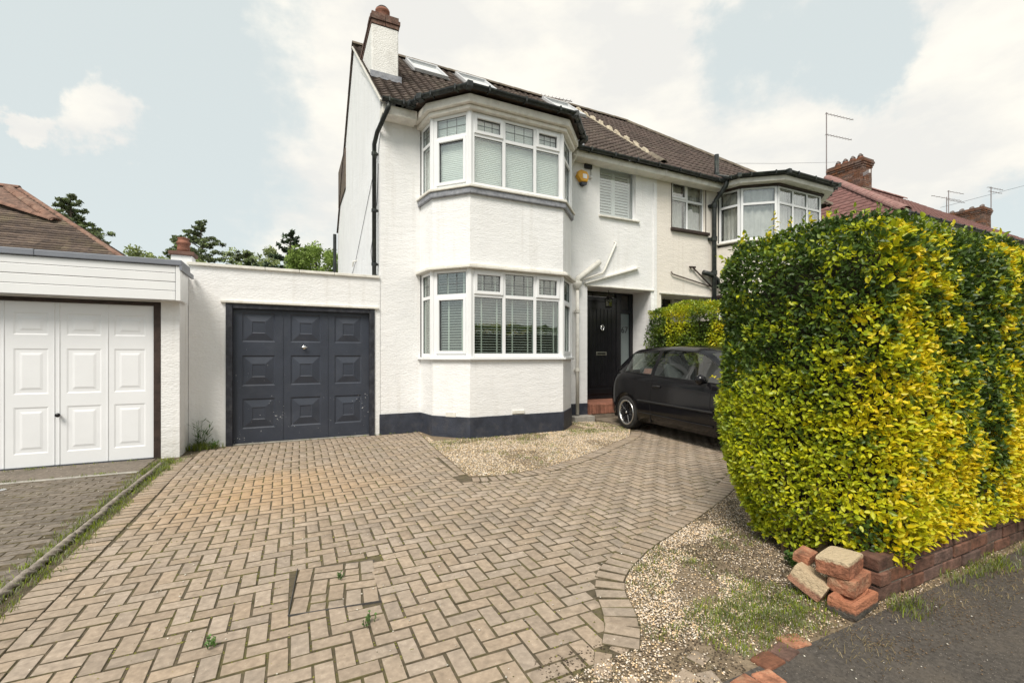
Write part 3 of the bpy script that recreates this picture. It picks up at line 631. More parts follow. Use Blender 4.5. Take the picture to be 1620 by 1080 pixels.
# moss in joints
mp_ = scatter(lambda x, y: field_ok(x, y), 3200, (-1.1, 4.5, 1.3, 7.4), 21, lambda x, y: .06 + .9 * (nz(x, y, 1.1, 6) > .12) + (.9 if math.hypot(x - .2, y - 2.8) < .75 else 0))
q = []
for x, y, z in mp_:
    # snap to a joint line
    if random.random() < .5: x = round(x / PW) * PW
    else: y = round(y / PW) * PW
    x, y = warp(x, y); q.append((x, y))
q = np.array(q)
def moss():
    rg = np.random.default_rng(2); n = len(q)
    oct_ = np.array([(1, 0, 0), (0, 1, 0), (-1, 0, 0), (0, -1, 0), (0, 0, 1), (0, 0, -.6)])
    f = np.array([(0, 1, 4), (1, 2, 4), (2, 3, 4), (3, 0, 4)])
    s = rg.uniform(.003, .0075, n)[:, None, None] * np.array([1, 1, .6]); V = oct_[None] * (1 + rg.uniform(-.4, .4, (n, 6, 1))) * s
    V[..., 0] += q[:, 0:1]; V[..., 1] += q[:, 1:2]; V[..., 2] += -.006
    o = npmesh('moss', V.reshape(-1, 3), (f[None] + (np.arange(n) * 6)[:, None, None]).reshape(-1, 3), MOSS, None, {'rnd': np.repeat(rg.random(n), 6)}, 'stuff')
    o['label'] = 'moss growing in the joints of the block paving'
moss()
def weedplant(name, x, y, h, n, label, m=WEED, w=.012):
    t = thing(name, label, 'weed', (x, y, 0)); rg = random.Random(n * 7 + int(h * 100))
    st = MB(); lf = MB()
    for k in range(n):
        a = rg.uniform(0, 6.28); l = h * rg.uniform(.5, 1); r0 = rg.uniform(0, .03); ln = rg.uniform(.1, .5)
        p0 = Vector((x + r0 * math.cos(a), y + r0 * math.sin(a), 0)); d = Vector((math.cos(a) * ln, math.sin(a) * ln, 1)).normalized()
        p1 = p0 + d * l; st.tube([p0, p0 + d * l * .5, p1], .0022, 4)
        for q_ in range(5):
            b = p0 + d * l * (.2 + .18 * q_); aa = rg.uniform(0, 6.28); dd = Vector((math.cos(aa), math.sin(aa), .7)).normalized(); s_ = dd.cross(Vector((0, 0, 1))).normalized() * w
            L_ = h * .28
            lf.add([b, b + dd * L_ * .5 + s_, b + dd * L_, b + dd * L_ * .5 - s_], [(0, 1, 2), (0, 2, 3)])
    st.build('stem', m, t); lf.build('leaves', m, t); return t
weedplant('tall_weed', -1.16, 7.55, .42, 11, 'tall bushy weed against the white wall left of the grey garage door', w=.009)
weedplant('small_weed', -.98, 7.52, .14, 12, 'low spreading weed between the tall weed and the grey garage frame')
weedplant('small_weed', .34, 2.28, .05, 6, 'little green weed rooted in a paving joint just in front of the inspection cover', w=.008)
weedplant('small_weed', .24, 2.82, .04, 6, 'tiny weed sprouting inside the inspection cover', w=.007)
weedplant('small_weed', -.33, 2.42, .05, 7, 'small weed in the paving left of the inspection cover', w=.008)

# ------------------------------------------------------------------ roofs
def tile_plane(u0f, u1f, vlen, O, U, V, gauge, pitch, amp, step=.022, sub=6, closebottom=True):
    """corrugated interlocking tiles on a plane; u0f/u1f give the left/right limit at height v"""
    O, U, V = Vector(O), Vector(U).normalized(), Vector(V).normalized(); Nn = U.cross(V).normalized()
    if Nn.z < 0: Nn = -Nn
    mb = MB(); nrow = int(math.ceil(vlen / gauge)); rnd = []
    for r in range(nrow):
        v0, v1 = r * gauge, min((r + 1) * gauge, vlen)
        a0, a1, b0, b1 = u0f(v0), u1f(v0), u0f(v1), u1f(v1)
        lo, hi = min(a0, b0), max(a1, b1)
        k0, k1 = int(math.floor(lo / (pitch / sub))), int(math.ceil(hi / (pitch / sub)))
        us = [k * pitch / sub for k in range(k0, k1 + 1)]
        base_ = len(mb.v); cnt = 0
        for u in us:
            h = amp * (.5 + .5 * math.cos(2 * math.pi * u / pitch)) ** 1.5
            ua, ub = min(max(u, a0), a1), min(max(u, b0), b1)
            j = (math.sin(int(u / (pitch * 2) + 1000) * 12.9 + r * 78.2) * 43758.5) % 1
            w = .006 * j
            for (uu, vv, hh) in ((ua, v0, h), (ua, v0, h + step + w), (ub, v1, h + .002)):
                mb.v.append(tuple(O + U * uu + V * vv + Nn * hh)); rnd.append(j)
            cnt += 1
        for i in range(cnt - 1):
            q0 = base_ + i * 3; q1 = q0 + 3
            mb.f.append((q0, q1, q1 + 1, q0 + 1)); mb.f.append((q0 + 1, q1 + 1, q1 + 2, q0 + 2))
    return mb, rnd
def roof_part(parent, name, m, *a, **k):
    mb, rnd = tile_plane(*a, **k)
    return npmesh(name, mb.v, mb.f, m, parent, {'rnd': rnd}, 'stuff')
def ridge_run(parent, p0, p1, r, m, ln=.45, name='ridge_tile', flat=.75):
    p0, p1 = Vector(p0), Vector(p1); d = (p1 - p0); n = max(1, int(d.length / ln)); d.normalize(); l = (p1 - p0).length / n
    side = d.cross(Vector((0, 0, 1))).normalized(); up = side.cross(d).normalized()
    base_ = None
    for i in range(n):
        a = p0 + d * (i * l); b = a + d * (l + .02); mb = MB(); k = 9
        for (c, rr) in ((a, r * 1.05), (b, r)):
            for t in range(k):
                th = math.pi * t / (k - 1); mb.v.append(tuple(c + side * rr * math.cos(th) + up * (rr * flat * math.sin(th) - .03)))
            for t in range(k):
                th = math.pi * (k - 1 - t) / (k - 1); mb.v.append(tuple(c + side * (rr - .02) * math.cos(th) + up * ((rr - .02) * flat * math.sin(th) - .03)))
        q = 2 * k
        for t in range(q): mb.f.append((t, (t + 1) % q, q + (t + 1) % q, q + t))
        mb.f.append(tuple(range(q))); mb.f.append(tuple(range(q, 2 * q))[::-1])
        mb.build(name, m, parent, smooth=False)

# ------------------------------------------------------------------ windows
def face_window(parent, A, Bp, z0, z1, lights, ztr, name='window', blind=None, lead=True, fw=.055, mat_=UPVC, sill=True, glassm=None, bars=None, label=None, blind_n=1):
    """window between plan points A and B (outer face). lights: list of (width weight, top_opens, bottom_opens)"""
    A, Bp = Vector((A[0], A[1], 0)), Vector((Bp[0], Bp[1], 0)); u = (Bp - A).normalized(); L_ = (Bp - A).length; n = Vector((u.y, -u.x, 0))  # outward
    up = Vector((0, 0, 1)); gm = glassm or GLASS
    P = lambda s, z, o: A + u * s + n * o + up * z
    fr = MB()
    def bar(s0, s1, za, zb, o0, o1):
        c = P((s0 + s1) / 2, (za + zb) / 2, (o0 + o1) / 2); return (c, u, up, n, (s1 - s0) / 2, (zb - za) / 2, (o1 - o0) / 2)
    o0, o1 = -.075, -.008
    fr.obox(*bar(0, fw, z0, z1, o0, o1)); fr.obox(*bar(L_ - fw, L_, z0, z1, o0, o1))
    fr.obox(*bar(fw, L_ - fw, z0, z0 + fw, o0, o1)); fr.obox(*bar(fw, L_ - fw, z1 - fw * .8, z1, o0, o1))
    W = sum(l[0] for l in lights); xs = [0]; 
    for l in lights: xs.append(xs[-1] + l[0] / W * L_)
    mw = .028
    for x in xs[1:-1]: fr.obox(*bar(x - mw, x + mw, z0 + fw, z1 - fw * .8, o0, o1 - .002))
    if ztr:
        for i in range(len(lights)):
            a = xs[i] + (fw if i == 0 else mw); b = xs[i + 1] - (fw if i == len(lights) - 1 else mw)
            fr.obox(*bar(a, b, ztr - mw, ztr + mw, o0, o1 - .004))
    w = fr.build(name, mat_, parent, bevel=.006, label=label)
    for i, (_, topo, boto) in enumerate(lights):
        a = xs[i] + (fw if i == 0 else mw); b = xs[i + 1] - (fw if i == len(lights) - 1 else mw)
        cells = [(z0 + fw, (ztr - mw) if ztr else z1 - fw * .8, boto, False)] + ([(ztr + mw, z1 - fw * .8, topo, True)] if ztr else [])
        for (za, zb, op, istop) in cells:
            ga, gb, gz0, gz1 = a, b, za, zb
            if op:
                sh = MB(); t = .042; so0, so1 = -.03, .008
                sh.obox(*bar(a - .008, a + t, za - .008, zb + .008, so0, so1)); sh.obox(*bar(b - t, b + .008, za - .008, zb + .008, so0, so1))
                sh.obox(*bar(a + t, b - t, za - .008, za + t, so0, so1)); sh.obox(*bar(a + t, b - t, zb - t, zb + .008, so0, so1))
                sh.build('sash', mat_, w, bevel=.005); ga += t; gb -= t; gz0 += t; gz1 -= t
            MB().obox(*bar(ga, gb, gz0, gz1, -.036, -.032)).build('pane', gm, w)
            gk = MB()    # rubber gasket
            for (s0, s1, c0, c1) in ((ga, ga + .006, gz0, gz1), (gb - .006, gb, gz0, gz1), (ga + .006, gb - .006, gz0, gz0 + .006), (ga + .006, gb - .006, gz1 - .006, gz1)):
                gk.obox(*bar(s0, s1, c0, c1, -.031, -.024))
            gk.build('gasket', GREYP, w)
            if lead and istop and (gb - ga) > .12:
                nc = 3 if (gb - ga) > .22 else 2
                for k in range(1, nc): MB().obox(*bar(ga + (gb - ga) * k / nc - .004, ga + (gb - ga) * k / nc + .004, gz0, gz1, -.031, -.027)).build('lead_strip', LEADLINE, w)
                MB().obox(*bar(ga, gb, (gz0 + gz1) / 2 - .004, (gz0 + gz1) / 2 + .004, -.030, -.026)).build('lead_strip', LEADLINE, w)
            if blind == 'slats':
                if gb - ga < .03: continue
                step = .043 if not istop else .043; m_ = int((gz1 - gz0) / step)
                smb = MB().obox((0, 0, 0), u, (n * .97 - up * .26), (up * .97 + n * .26), (gb - ga) / 2 + .01, .019, .0014)
                me = None
                for k in range(m_):
                    c = P((ga + gb) / 2, gz0 + step * (k + .5), -.11)
                    if me is None:
                        o = smb.build('blind_slat', BLIND, None); me = o.data; o.parent = w; o.location = c - origin_of(w)
                    else: inst(me, 'blind_slat', w, c)
                tp = MB(); 
                for fct in ((.30, .86) if gb - ga > .3 else (.3, .8)):
                    s_ = ga + (gb - ga) * fct; tp.obox(*bar(s_ - .011, s_ + .011, gz0, gz1, -.088, -.086))
                tp.build('blind_tape', BLIND, w)
            elif blind == 'pleat':
                pm = MB(); m_ = max(2, int((gz1 - gz0) / .03))
                for k in range(m_):
                    za_, zb_ = gz0 + (gz1 - gz0) * k / m_, gz0 + (gz1 - gz0) * (k + 1) / m_; zm = (za_ + zb_) / 2
                    pm.quad(P(ga - .02, za_, -.10), P(gb + .02, za_, -.10), P(gb + .02, zm, -.092), P(ga - .02, zm, -.092)); pm.quad(P(ga - .02, zm, -.092), P(gb + .02, zm, -.092), P(gb + .02, zb_, -.10), P(ga - .02, zb_, -.10))
                pm.build('pleated_blind', PLEAT, w)
            elif blind == 'net':
                pm = MB(); m_ = 14; ph = random.random() * 6
                for k in range(m_):
                    f_ = lambda k: (ga + (gb - ga) * k / m_, -.13 + .02 * math.sin(k * 1.9 + ph))
                    (s0, q0), (s1, q1) = f_(k), f_(k + 1); pm.quad(P(s0, gz0, q0), P(s1, gz0, q1), P(s1, gz1, q1), P(s0, gz1, q0))
                pm.build('net_curtain', NET, w, smooth=True)
            elif blind == 'shutter':
                pass
    return w
def offs(P, d):
    """offset an open plan polyline outward (towards smaller y / away from house); ends extended straight"""
    out = []
    for i, p in enumerate(P):
        p = Vector(p); ds = []
        if i > 0: e = (p - Vector(P[i - 1])).normalized(); ds.append(Vector((e.y, -e.x)))
        if i < len(P) - 1: e = (Vector(P[i + 1]) - p).normalized(); ds.append(Vector((e.y, -e.x)))
        nsum = sum(ds, Vector((0, 0))).normalized(); k = 1 / max(.5, nsum.dot(ds[0])); out.append(tuple(p + nsum * d * k))
    return out

# ================================================================== THE WHITE HOUSE
FY = 7.7
X0, XP, X1 = 1.31, 7.30, 13.05
BAY = [(1.98, FY), (2.05, 7.2), (2.51, 6.7), (4.22, 6.7), (4.71, 7.2), (4.78, FY)]
EZ, RZ, RY, EY = 5.36, 8.52, 11.2, 7.40
SL = (RZ - EZ) / (RY - EY)
house = thing('semi_detached_house', 'white roughcast house with a two storey bay and black front door', 'house', (4.3, 9.0, 0))
hw = MB()
PX0, PX1, PZ1 = 5.43, 7.12, 2.72      # porch opening
wall_grid(hw, X0, BAY[0][0], .33, EZ - .02, FY, FY + .25, [])
wall_grid(hw, BAY[5][0], XP, .33, EZ - .02, FY, FY + .25, [(PX0, PX1, .33, PZ1), (5.745, 6.70, 4.21, 5.27)])
hw.prism(BAY[:1] + BAY[1:5] + BAY[5:] + [(4.78, FY + .25), (1.98, FY + .25)], .33, 1.225)
hw.prism(offs(BAY, -.0)[:] + [(4.78, FY + .25), (1.98, FY + .25)], 2.70, 3.88)
hw.prism([(1.98, FY), (4.78, FY), (4.78, FY + .25), (1.98, FY + .25)], 5.16, EZ - .02)
# gable wall and rear
hw.prism([(FY + .25, 0), (15.4, 0), (15.4, EZ - .02), (RY + .03, RZ - .09), (FY + .25, EZ + .36)], X0, X0 + .25, 'x')
hw.prism([(FY, EZ - .02), (FY + .25, EZ - .02), (FY + .25, EZ + .36), (FY, EZ + .15)], X0, X0 + .25, 'x')
hw.box(X0 + .25, XP, 15.15, 15.4, 0, EZ)
# porch recess sides, back and ceiling
PB = 8.34
hw.box(PX0 - .15, PX0, FY + .25, PB + .1, .0, PZ1 + .1); hw.box(PX1, XP, FY + .25, PB + .1, 0, PZ1 + .1)
hw.box(PX0, PX1, FY + .25, PB + .1, PZ1, PZ1 + .1)
hw.box(PX0 - .15, XP, PB + .1, PB + .2, 0, PZ1 + .1)
hwo = hw.build('wall', WALL, house)
pl = MB()
e = .016
pl.box(X0 - e, BAY[0][0], FY - e, FY + .25, -.05, .33)
pl.prism(offs(BAY, e) + [(4.78, FY + .2), (1.98, FY + .2)], -.05, .329)
pl.box(BAY[5][0] + e, PX0, FY - e, FY + .25, -.05, .328)
pl.build('plinth', PLINTH, house, bevel=.006)
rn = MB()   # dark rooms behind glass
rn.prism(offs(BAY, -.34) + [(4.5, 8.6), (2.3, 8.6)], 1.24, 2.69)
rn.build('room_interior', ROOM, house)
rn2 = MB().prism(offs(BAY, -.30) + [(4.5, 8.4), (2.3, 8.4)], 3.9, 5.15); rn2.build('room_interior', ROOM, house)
# soffits of bay window heads handled by ledges
# bay windows
def bay_windows(z0, z1, ztr, blind, gm):
    labels = ['narrow side light of the bay', 'left splay light of the bay', 'three light front of the bay', 'right splay light of the bay']
    E_ = .03
    for i, lights in ((0, [(1, 0, 0)]), (1, [(1, 0, 1)]), (2, [(1, 1, 0), (1, 0, 0), (.92, 1, 0)]), (3, [(1, 0, 1)]), (4, [(1, 0, 0)])):
        a, b = Vector(BAY[i]), Vector(BAY[i + 1]); d = (b - a).normalized(); a2, b2 = a + d * .02, b - d * .02
        face_window(house, a2, b2, z0, z1, lights, ztr, blind=blind if i < 4 else None, glassm=gm, fw=.06)
bay_windows(1.27, 2.665, 2.25, 'slats', GLASS)
bay_windows(3.97, 5.13, 4.78, 'pleat', GLASSU)
cp = MB()
for z0, z1 in ((1.26, 2.68), (3.96, 5.14)):
    for i in (1, 2, 3, 4):
        x, y = BAY[i]; x = x + (.012 if i < 3 else -.012)
        MB().tube([(x, y + .035, z0), (x, y + .035, z1)], .046, 8).build('corner_post', UPVC, house)
bl = [(4.78, FY), (1.98, FY)]
def ledge(d, z0, z1, name, m, bev=.008, back=0.0): return MB().prism(offs(BAY, d) + [(4.78, FY + back), (1.98, FY + back)], z0, z1).build(name, m, house, bevel=bev)
ledge(.055, 1.228, 1.268, 'window_sill', UPVC)
ledge(.09, 2.668, 2.712, 'window_head', OLDWHITE)
ledge(.05, 2.713, 2.74, 'window_head', OLDWHITE)
ledge(.075, 3.925, 3.965, 'window_sill', OLDWHITE)
ledge(.05, 3.83, 3.924, 'lead_apron', LEAD, .012)
ledge(.07, 5.134, 5.20, 'fascia', FASCIA, .014)
ledge(.13, 5.202, 5.33, 'fascia', FASCIA, .014)
# bay roof cap
MB().prism(offs(BAY, .19) + [(4.78, FY + .5), (1.98, FY + .5)], 5.385, 5.415).build('bay_roof', TILE, house)
# main fascia
MB().box(X0 - .01, 1.86, EY + .04, FY, EZ - .19, EZ - .035).build('fascia', FASCIA, house, bevel=.01)
MB().box(4.92, XP, EY + .04, FY, EZ - .17, EZ - .035).build('fascia', FASCIA, house, bevel=.01)
# gutters
def gutter(parent, pts, r=.056):
    g_ = MB(); pts = [Vector(p) for p in pts]; k = 9; m = len(pts)
    rings = []
    for i, p in enumerate(pts):
        d = (pts[min(i + 1, m - 1)] - pts[max(i - 1, 0)]); d.z = 0; d.normalize(); s = Vector((d.y, -d.x, 0))
        ring = [p + s * r * math.cos(math.pi + math.pi * t / (k - 1)) + Vector((0, 0, r * math.sin(math.pi + math.pi * t / (k - 1)))) for t in range(k)]
        ring += [p + s * (r - .008) * math.cos(2 * math.pi - math.pi * t / (k - 1)) + Vector((0, 0, (r - .008) * math.sin(2 * math.pi - math.pi * t / (k - 1)) + .002)) for t in range(k)]
        rings.append(ring)
    b0 = len(g_.v)
    for rg_ in rings: g_.v += [tuple(v) for v in rg_]
    q = 2 * k
    for i in range(m - 1):
        for t in range(q): g_.f.append((i * q + t, i * q + (t + 1) % q, (i + 1) * q + (t + 1) % q, (i + 1) * q + t))
    g_.f.append(tuple(range(q))); g_.f.append(tuple((m - 1) * q + t for t in range(q))[::-1])
    o = g_.build('gutter', GUTTER, parent)
    for i in range(m - 1):
        a, b = pts[i], pts[i + 1]; L_ = (b - a).length; n = max(1, int(L_ / .75)); d = (b - a).normalized()
        for t in range(n + 1):
            c = a + d * (L_ * (t + .5) / (n + 1)); MB().obox(c + Vector((0, 0, -.022)), d, Vector((d.y, -d.x, 0)), (0, 0, 1), .014, r + .006, .042).build('gutter_bracket', GUTTER, o, bevel=.006)
        if 0 < i: MB().obox(a + Vector((0, 0, -.025)), d, Vector((d.y, -d.x, 0)), (0, 0, 1), .045, r + .007, .045).build('gutter_joint', GUTTER, o, bevel=.006)
    return o
GZ = EZ + .02
bo = offs(BAY, .235)
gutter(house, [(X0 - .03, EY - .03, GZ), (bo[0][0] - .02, EY - .03, GZ), (bo[1][0], bo[1][1], GZ + .01), (*bo[2], GZ + .02), (*bo[3], GZ + .02), (*bo[4], GZ), (4.98, EY - .02, GZ - .02)])
gutter(house, [(4.98, EY - .04, GZ - .03), (XP, EY - .04, GZ - .01)])
# roof
VL = math.hypot(RY - EY, RZ - EZ); Vd = (0, RY - EY, RZ - EZ)
roof_part(house, 'roof_tiles', TILE, lambda v: X0 - .05, lambda v: XP - .01, VL, (0, EY, EZ + .01), (1, 0, 0), Vd, .165, .18, .030, step=.020)
roof_part(house, 'roof_tiles', TILE, lambda v: -XP, lambda v: -X0 + .05, VL * 1.06, (0, 2 * RY - EY + .28, EZ - .22), (-1, 0, 0), (0, -(RY - EY), RZ - EZ), .30, .36, .030)
ridge_run(house, (X0 - .05, RY, RZ + .03), (XP, RY, RZ + .03), .13, RIDGE)
MB().obox((X0 - .02, (EY + RY) / 2, (EZ + RZ) / 2 - .02), (1, 0, 0), Vd, Vector((1, 0, 0)).cross(Vector(Vd)), .035, VL / 2, .016).build('verge_board', OLDWHITE, house)
# chimney
ck = MB()
ck.prism([(8.58, 6.2), (10.1, 7.3), (10.1, 7.36), (8.58, 7.36)], X0 - .006, 1.79, 'x')
ck2 = ck.build('chimney', STACKW, house, bevel=.02)
def brick_course(parent, x0, x1, y0, y1, z, h, m, name='brick', bl_=.235, dep=.10, shift=0):
    """bricks round a rectangular stack, each its own object"""
    for (a, b, fixed, axis) in ((x0, x1, y0, 'x'), (x0, x1, y1 - dep, 'x'), (y0 + dep, y1 - dep, x0, 'y'), (y0 + dep, y1 - dep, x1 - dep, 'y')):
        n = max(1, round((b - a) / bl_)); l = (b - a) / n
        for i in range(n):
            s0, s1 = a + i * l + .005, a + (i + 1) * l - .005; j = random.uniform(-.004, .004)
            if axis == 'x': MB().box(s0, s1, fixed + j, fixed + dep + j, z + .005, z + h - .004).build(name, m, parent)
            else: MB().box(fixed + j, fixed + dep + j, s0, s1, z + .005, z + h - .004).build(name, m, parent)
for i, ex in enumerate((0.015, .035, .01)):
    brick_course(ck2, X0 - ex, 1.79 + ex, 8.58 - ex, 10.0, 7.36 + i * .075, .075, SOOTB)
MB().box(X0 + .02, 1.76, 8.62, 9.96, 7.355, 7.575).build('flaunching', MORTAR, ck2)
pm_ = MB().lathe((1.55, 8.86, 7.57), [(.15, 0), (.14, .05), (.12, .09), (.115, .20), (.135, .22), (.135, .26), (.10, .27), (.09, .20)], 20); pm_.build('chimney_pot', POT, ck2, smooth=True)
MB().lathe((1.55, 8.86, 7.80), [(.13, 0), (.125, .05), (.09, .09), (.03, .11), (.001, .112)], 18).build('pot_cowl', mat('sooty_cowl', (.05, .04, .035), .8, .3, 9), ck2, smooth=True)
MB().obox((1.56, 8.555, 6.42), (1, 0, 0), (0, 1, 0), (0, 0, 1), .28, .02, .06).obox((1.82, 8.75, 6.45), (0, 1, .829), (1, 0, 0), (0, -.829, 1), .28, .03, .02).build('lead_flashing', LEAD, house)
# skylights
def skylight(x0, x1, v0, v1):
    Vn = Vector(Vd).normalized(); Nn = Vector((1, 0, 0)).cross(Vn); O = Vector((0, EY, EZ + .01))
    P = lambda x, v, h: Vector((x, 0, 0)) + O + Vn * v + Nn * h
    def b(mb, xa, xb, va, vb, h0, h1):
        mb.obox(P((xa + xb) / 2, (va + vb) / 2, (h0 + h1) / 2), (1, 0, 0), Vn, Nn, (xb - xa) / 2, (vb - va) / 2, (h1 - h0) / 2)
    mb = MB(); t = .055
    b(mb, x0, x1, v0, v0 + t, .02, .11); b(mb, x0, x1, v1 - t * 1.6, v1, .02, .125); b(mb, x0, x0 + t, v0 + t, v1 - t * 1.6, .02, .11); b(mb, x1 - t, x1, v0 + t, v1 - t * 1.6, .02, .11)
    s = mb.build('skylight', mat('skylight_frame_paint', (.55, .55, .56), .4, .05, 6), house, bevel=.008)
    g_ = MB(); b(g_, x0 + t, x1 - t, v0 + t, v1 - t * 1.6, .075, .085); g_.build('pane', mat('skylight_pane', (.62, .66, .68), .06, .03, 2, spec=1.0, coat=1.0), s)
    f_ = MB(); b(f_, x0 - .06, x1 + .06, v0 - .06, v1 + .05, .035, .05); f_.build('flashing', mat('skylight_flashing', (.10, .09, .085), .6, .1, 6), s)
for (a, b) in ((2.44, 3.22), (3.68, 4.50), (6.18, 7.02)): skylight(a, b, 3.45, 4.62)
# party verge: mortar lumps and fallen-away ridge bedding
Vn = Vector(Vd).normalized()
for k in range(9):
    v = .85 + k * .44; c = Vector((XP, EY, EZ + .05)) + Vn * v
    mb = MB(); rg_ = random.Random(k)
    for j in range(16):
        pass
    n = 8; rings = 5
    for i in range(rings):
        ph = math.pi * i / (rings - 1)
        for t in range(n):
            th = 2 * math.pi * t / n; rr = 1 + rg_.uniform(-.25, .25)
            q_ = Vector((math.sin(ph) * math.cos(th) * .085 * rr, 0, 0)) + Vn * (math.sin(ph) * math.sin(th) * .13 * rr) + Vector((0, 0, math.cos(ph) * .085 * rr + .02))
            mb.v.append(tuple(c + q_))
    for i in range(rings - 1):
        for t in range(n): mb.f.append((i * n + t, i * n + (t + 1) % n, (i + 1) * n + (t + 1) % n, (i + 1) * n + t))
    mb.build('mortar_lump', MORTAR, house)
MB().obox(Vector((XP - .03, EY, EZ + .045)) + Vn * 2.6, (1, 0, 0), Vn, (0, -.8, 1), .035, 1.95, .028).build('mortar_bed', MORTAR, house)
ridge_run(house, Vector((XP, EY, EZ + .07)) + Vn * .12, Vector((XP, EY, EZ + .07)) + Vn * .62, .11, RIDGE, .5)
# downpipe left with swan neck
dp = MB().tube([(X0 + .08, EY - .03, GZ - .06), (X0 + .07, EY - .02, GZ - .14), (X0 - .05, FY + .0, GZ - .42), (X0 - .07, FY + .16, GZ - .55), (X0 - .07, FY + .17, 2.4)], .036, 12)
dpo = dp.build('downpipe', GUTTER, house, smooth=True)
cl = MB()
for z in (4.65, 3.7, 2.8): MB().tube([(X0 - .07, FY + .17, z), (X0 - .07, FY + .17, z + .05)], .046, 12).box(X0 - .05, X0 + .01, FY + .15, FY + .19, z + .01, z + .04).build('pipe_clip', GUTTER, dpo)
MB().tube([(X0 - .012, FY + .12, 4.5), (X0 - .012, FY + .25, 3.9), (X0 - .012, FY + .9, 3.2), (X0 - .012, FY + .75, 2.9), (X0 - .012, FY + .2, 2.62)], .006, 5).build('cable', GREYP, house)
MB().tube([(X0 - .012, FY + .2, 4.7), (X0 - .012, FY + 3.2, 3.4), (X0 - .012, FY + 5.6, 2.8)], .005, 5).build('cable', GREYP, house)
MB().tube([(X0, FY + 3.0, 3.42), (X0 - .07, FY + 3.05, 3.40), (X0 - .08, FY + 3.1, 3.30)], .02, 8).build('vent_hook', OLDWHITE, house)
MB().tube([(X0, FY + 2.2, 2.9), (X0 - .06, FY + 2.25, 2.9), (X0 - .07, FY + 2.3, 2.8)], .015, 8).build('vent_hook', GREYP, house)
MB().tube([(X0 - .10, 15.3, 5.1), (X0 - .10, 15.3, 2.2)], .05, 8).build('rear_downpipe', GUTTER, house)
# rear dormer peeking past the verge
MB().box(X0 - .03, X0 + 1.2, 13.0, 14.9, 5.8, 6.9).build('rear_dormer', OLDTILE, house)
# right: lead hopper, swan-neck waste from bay gutter, white pipes
rp = MB().tube([(4.98, EY + .02, GZ - .05), (5.0, EY + .08, GZ - .16), (4.95, FY - .07, GZ - .33), (4.84, FY - .05, GZ - .46)], .045, 12)
rp.build('swan_neck', FASCIA, house, smooth=True)
MB().box(4.80, 5.16, EY + .0, EY + .34, GZ - .05, GZ + .30).build('lead_box_corner', LEAD, house, bevel=.02)
MB().box(5.35, 5.53, FY - .04, FY, 5.10, 5.26).build('junction_box', BLACKP, house, bevel=.01)
MB().tube([(5.42, FY - .03, 5.25), (5.41, EY + .05, 5.33)], .008, 6).tube([(5.50, FY - .02, 5.25), (5.51, FY - .02, 4.9)], .006, 6).tube([(5.46, FY - .02, 5.26), (5.47, EY, 5.36)], .007, 6).build('cable', BLACKP, house)
# white downpipe by the door
wp = MB().tube([(5.13, FY - .09, 2.62), (5.13, FY - .09, .12)], .034, 12).lathe((5.13, FY - .09, 2.60), [(.036, 0), (.05, .05), (.085, .10), (.09, .17), (.075, .175)], 14)
wpo = wp.build('white_downpipe', OLDWHITE, house, smooth=True)
cl = MB()
for z in (2.15, .98): MB().tube([(5.13, FY - .09, z), (5.13, FY - .09, z + .06)], .048, 12).box(5.10, 5.16, FY - .06, FY, z + .01, z + .05).build('pipe_clip', OLDWHITE, wpo)
MB().box(4.95, 5.42, 7.42, 7.68, -.02, .10).build('gully_surround', CONC, house, bevel=.01)
MB().tube([(5.70, FY - .05, 3.22), (5.16, FY - .07, 2.84), (5.12, FY - .08, 2.76)], .055, 12).build('waste_pipe', OLDWHITE, house, smooth=True)
MB().tube([(6.13, FY, 3.68), (6.13, FY - .04, 3.66), (5.83, FY - .04, 3.06), (5.78, FY - .04, 3.0), (5.2, FY - .06, 2.80)], .020, 8).build('overflow_pipe', OLDWHITE, house, smooth=True)
MB().obox((6.04, FY - .035, 2.975), (1.4, 0, .42), (0, 1, 0), (-.42, 0, 1.4), .73, .04, .014).build('canopy_flashing', OLDWHITE, house)
MB().box(5.38, 7.2, FY - .03, FY, 2.715, 2.745).build('canopy_flashing', OLDWHITE, house, bevel=.006)
MB().box(7.19, 7.26, FY - .03, FY - .0, .33, 5.1).build('pilaster', WALL, house)
# front door
st = MB(); 
dr = MB().box(5.84, 6.64, PB - .045, PB, .37, 2.50)
for k in range(7): dr.box(5.90 + k * .10, 5.90 + k * .10 + .085, PB - .055, PB - .045, .62, 2.34)
door = dr.build('door', BLACKP, house, bevel=.004)
MB().box(5.88, 6.60, PB - .065, PB - .046, .44, .56).build('weather_bar', BLACKP, door, bevel=.01)
MB().tube([(6.20, PB - .06, 1.93), (6.20, PB - .10, 1.93)], .018, 10).tube([(6.17, PB - .09, 1.93), (6.20, PB - .10, 1.86), (6.24, PB - .10, 1.86), (6.27, PB - .09, 1.93), (6.24, PB - .09, 1.965), (6.20, PB - .09, 1.965), (6.17, PB - .09, 1.93)], .013, 8).build('knocker', CHROME, door, smooth=True)
lp = MB().box(6.08, 6.36, PB - .066, PB - .05, 1.30, 1.38).build('letter_plate', mat('brushed_plate', (.45, .44, .38), .35, .05, 6, metal=.9), door, bevel=.006)
MB().box(6.11, 6.33, PB - .069, PB - .066, 1.325, 1.36).build('letter_flap', DARK, lp)
fm = MB()
for (a, b, c, d) in ((PX0, 5.84, .33, 2.72), (6.64, 6.77, .33, 2.72), (7.03, PX1, .33, 2.72), (5.84, 6.64, 2.50, 2.60), (6.77, 7.03, 2.26, 2.34), (5.84, 6.64, 2.69, 2.72), (6.77, 7.03, 2.68, 2.72), (5.84, 6.64, .33, .37), (6.77, 7.03, .33, .55)):
    fm.box(a, b, PB - .06 if a != PX0 else PB - .05, PB + .05, c, d)
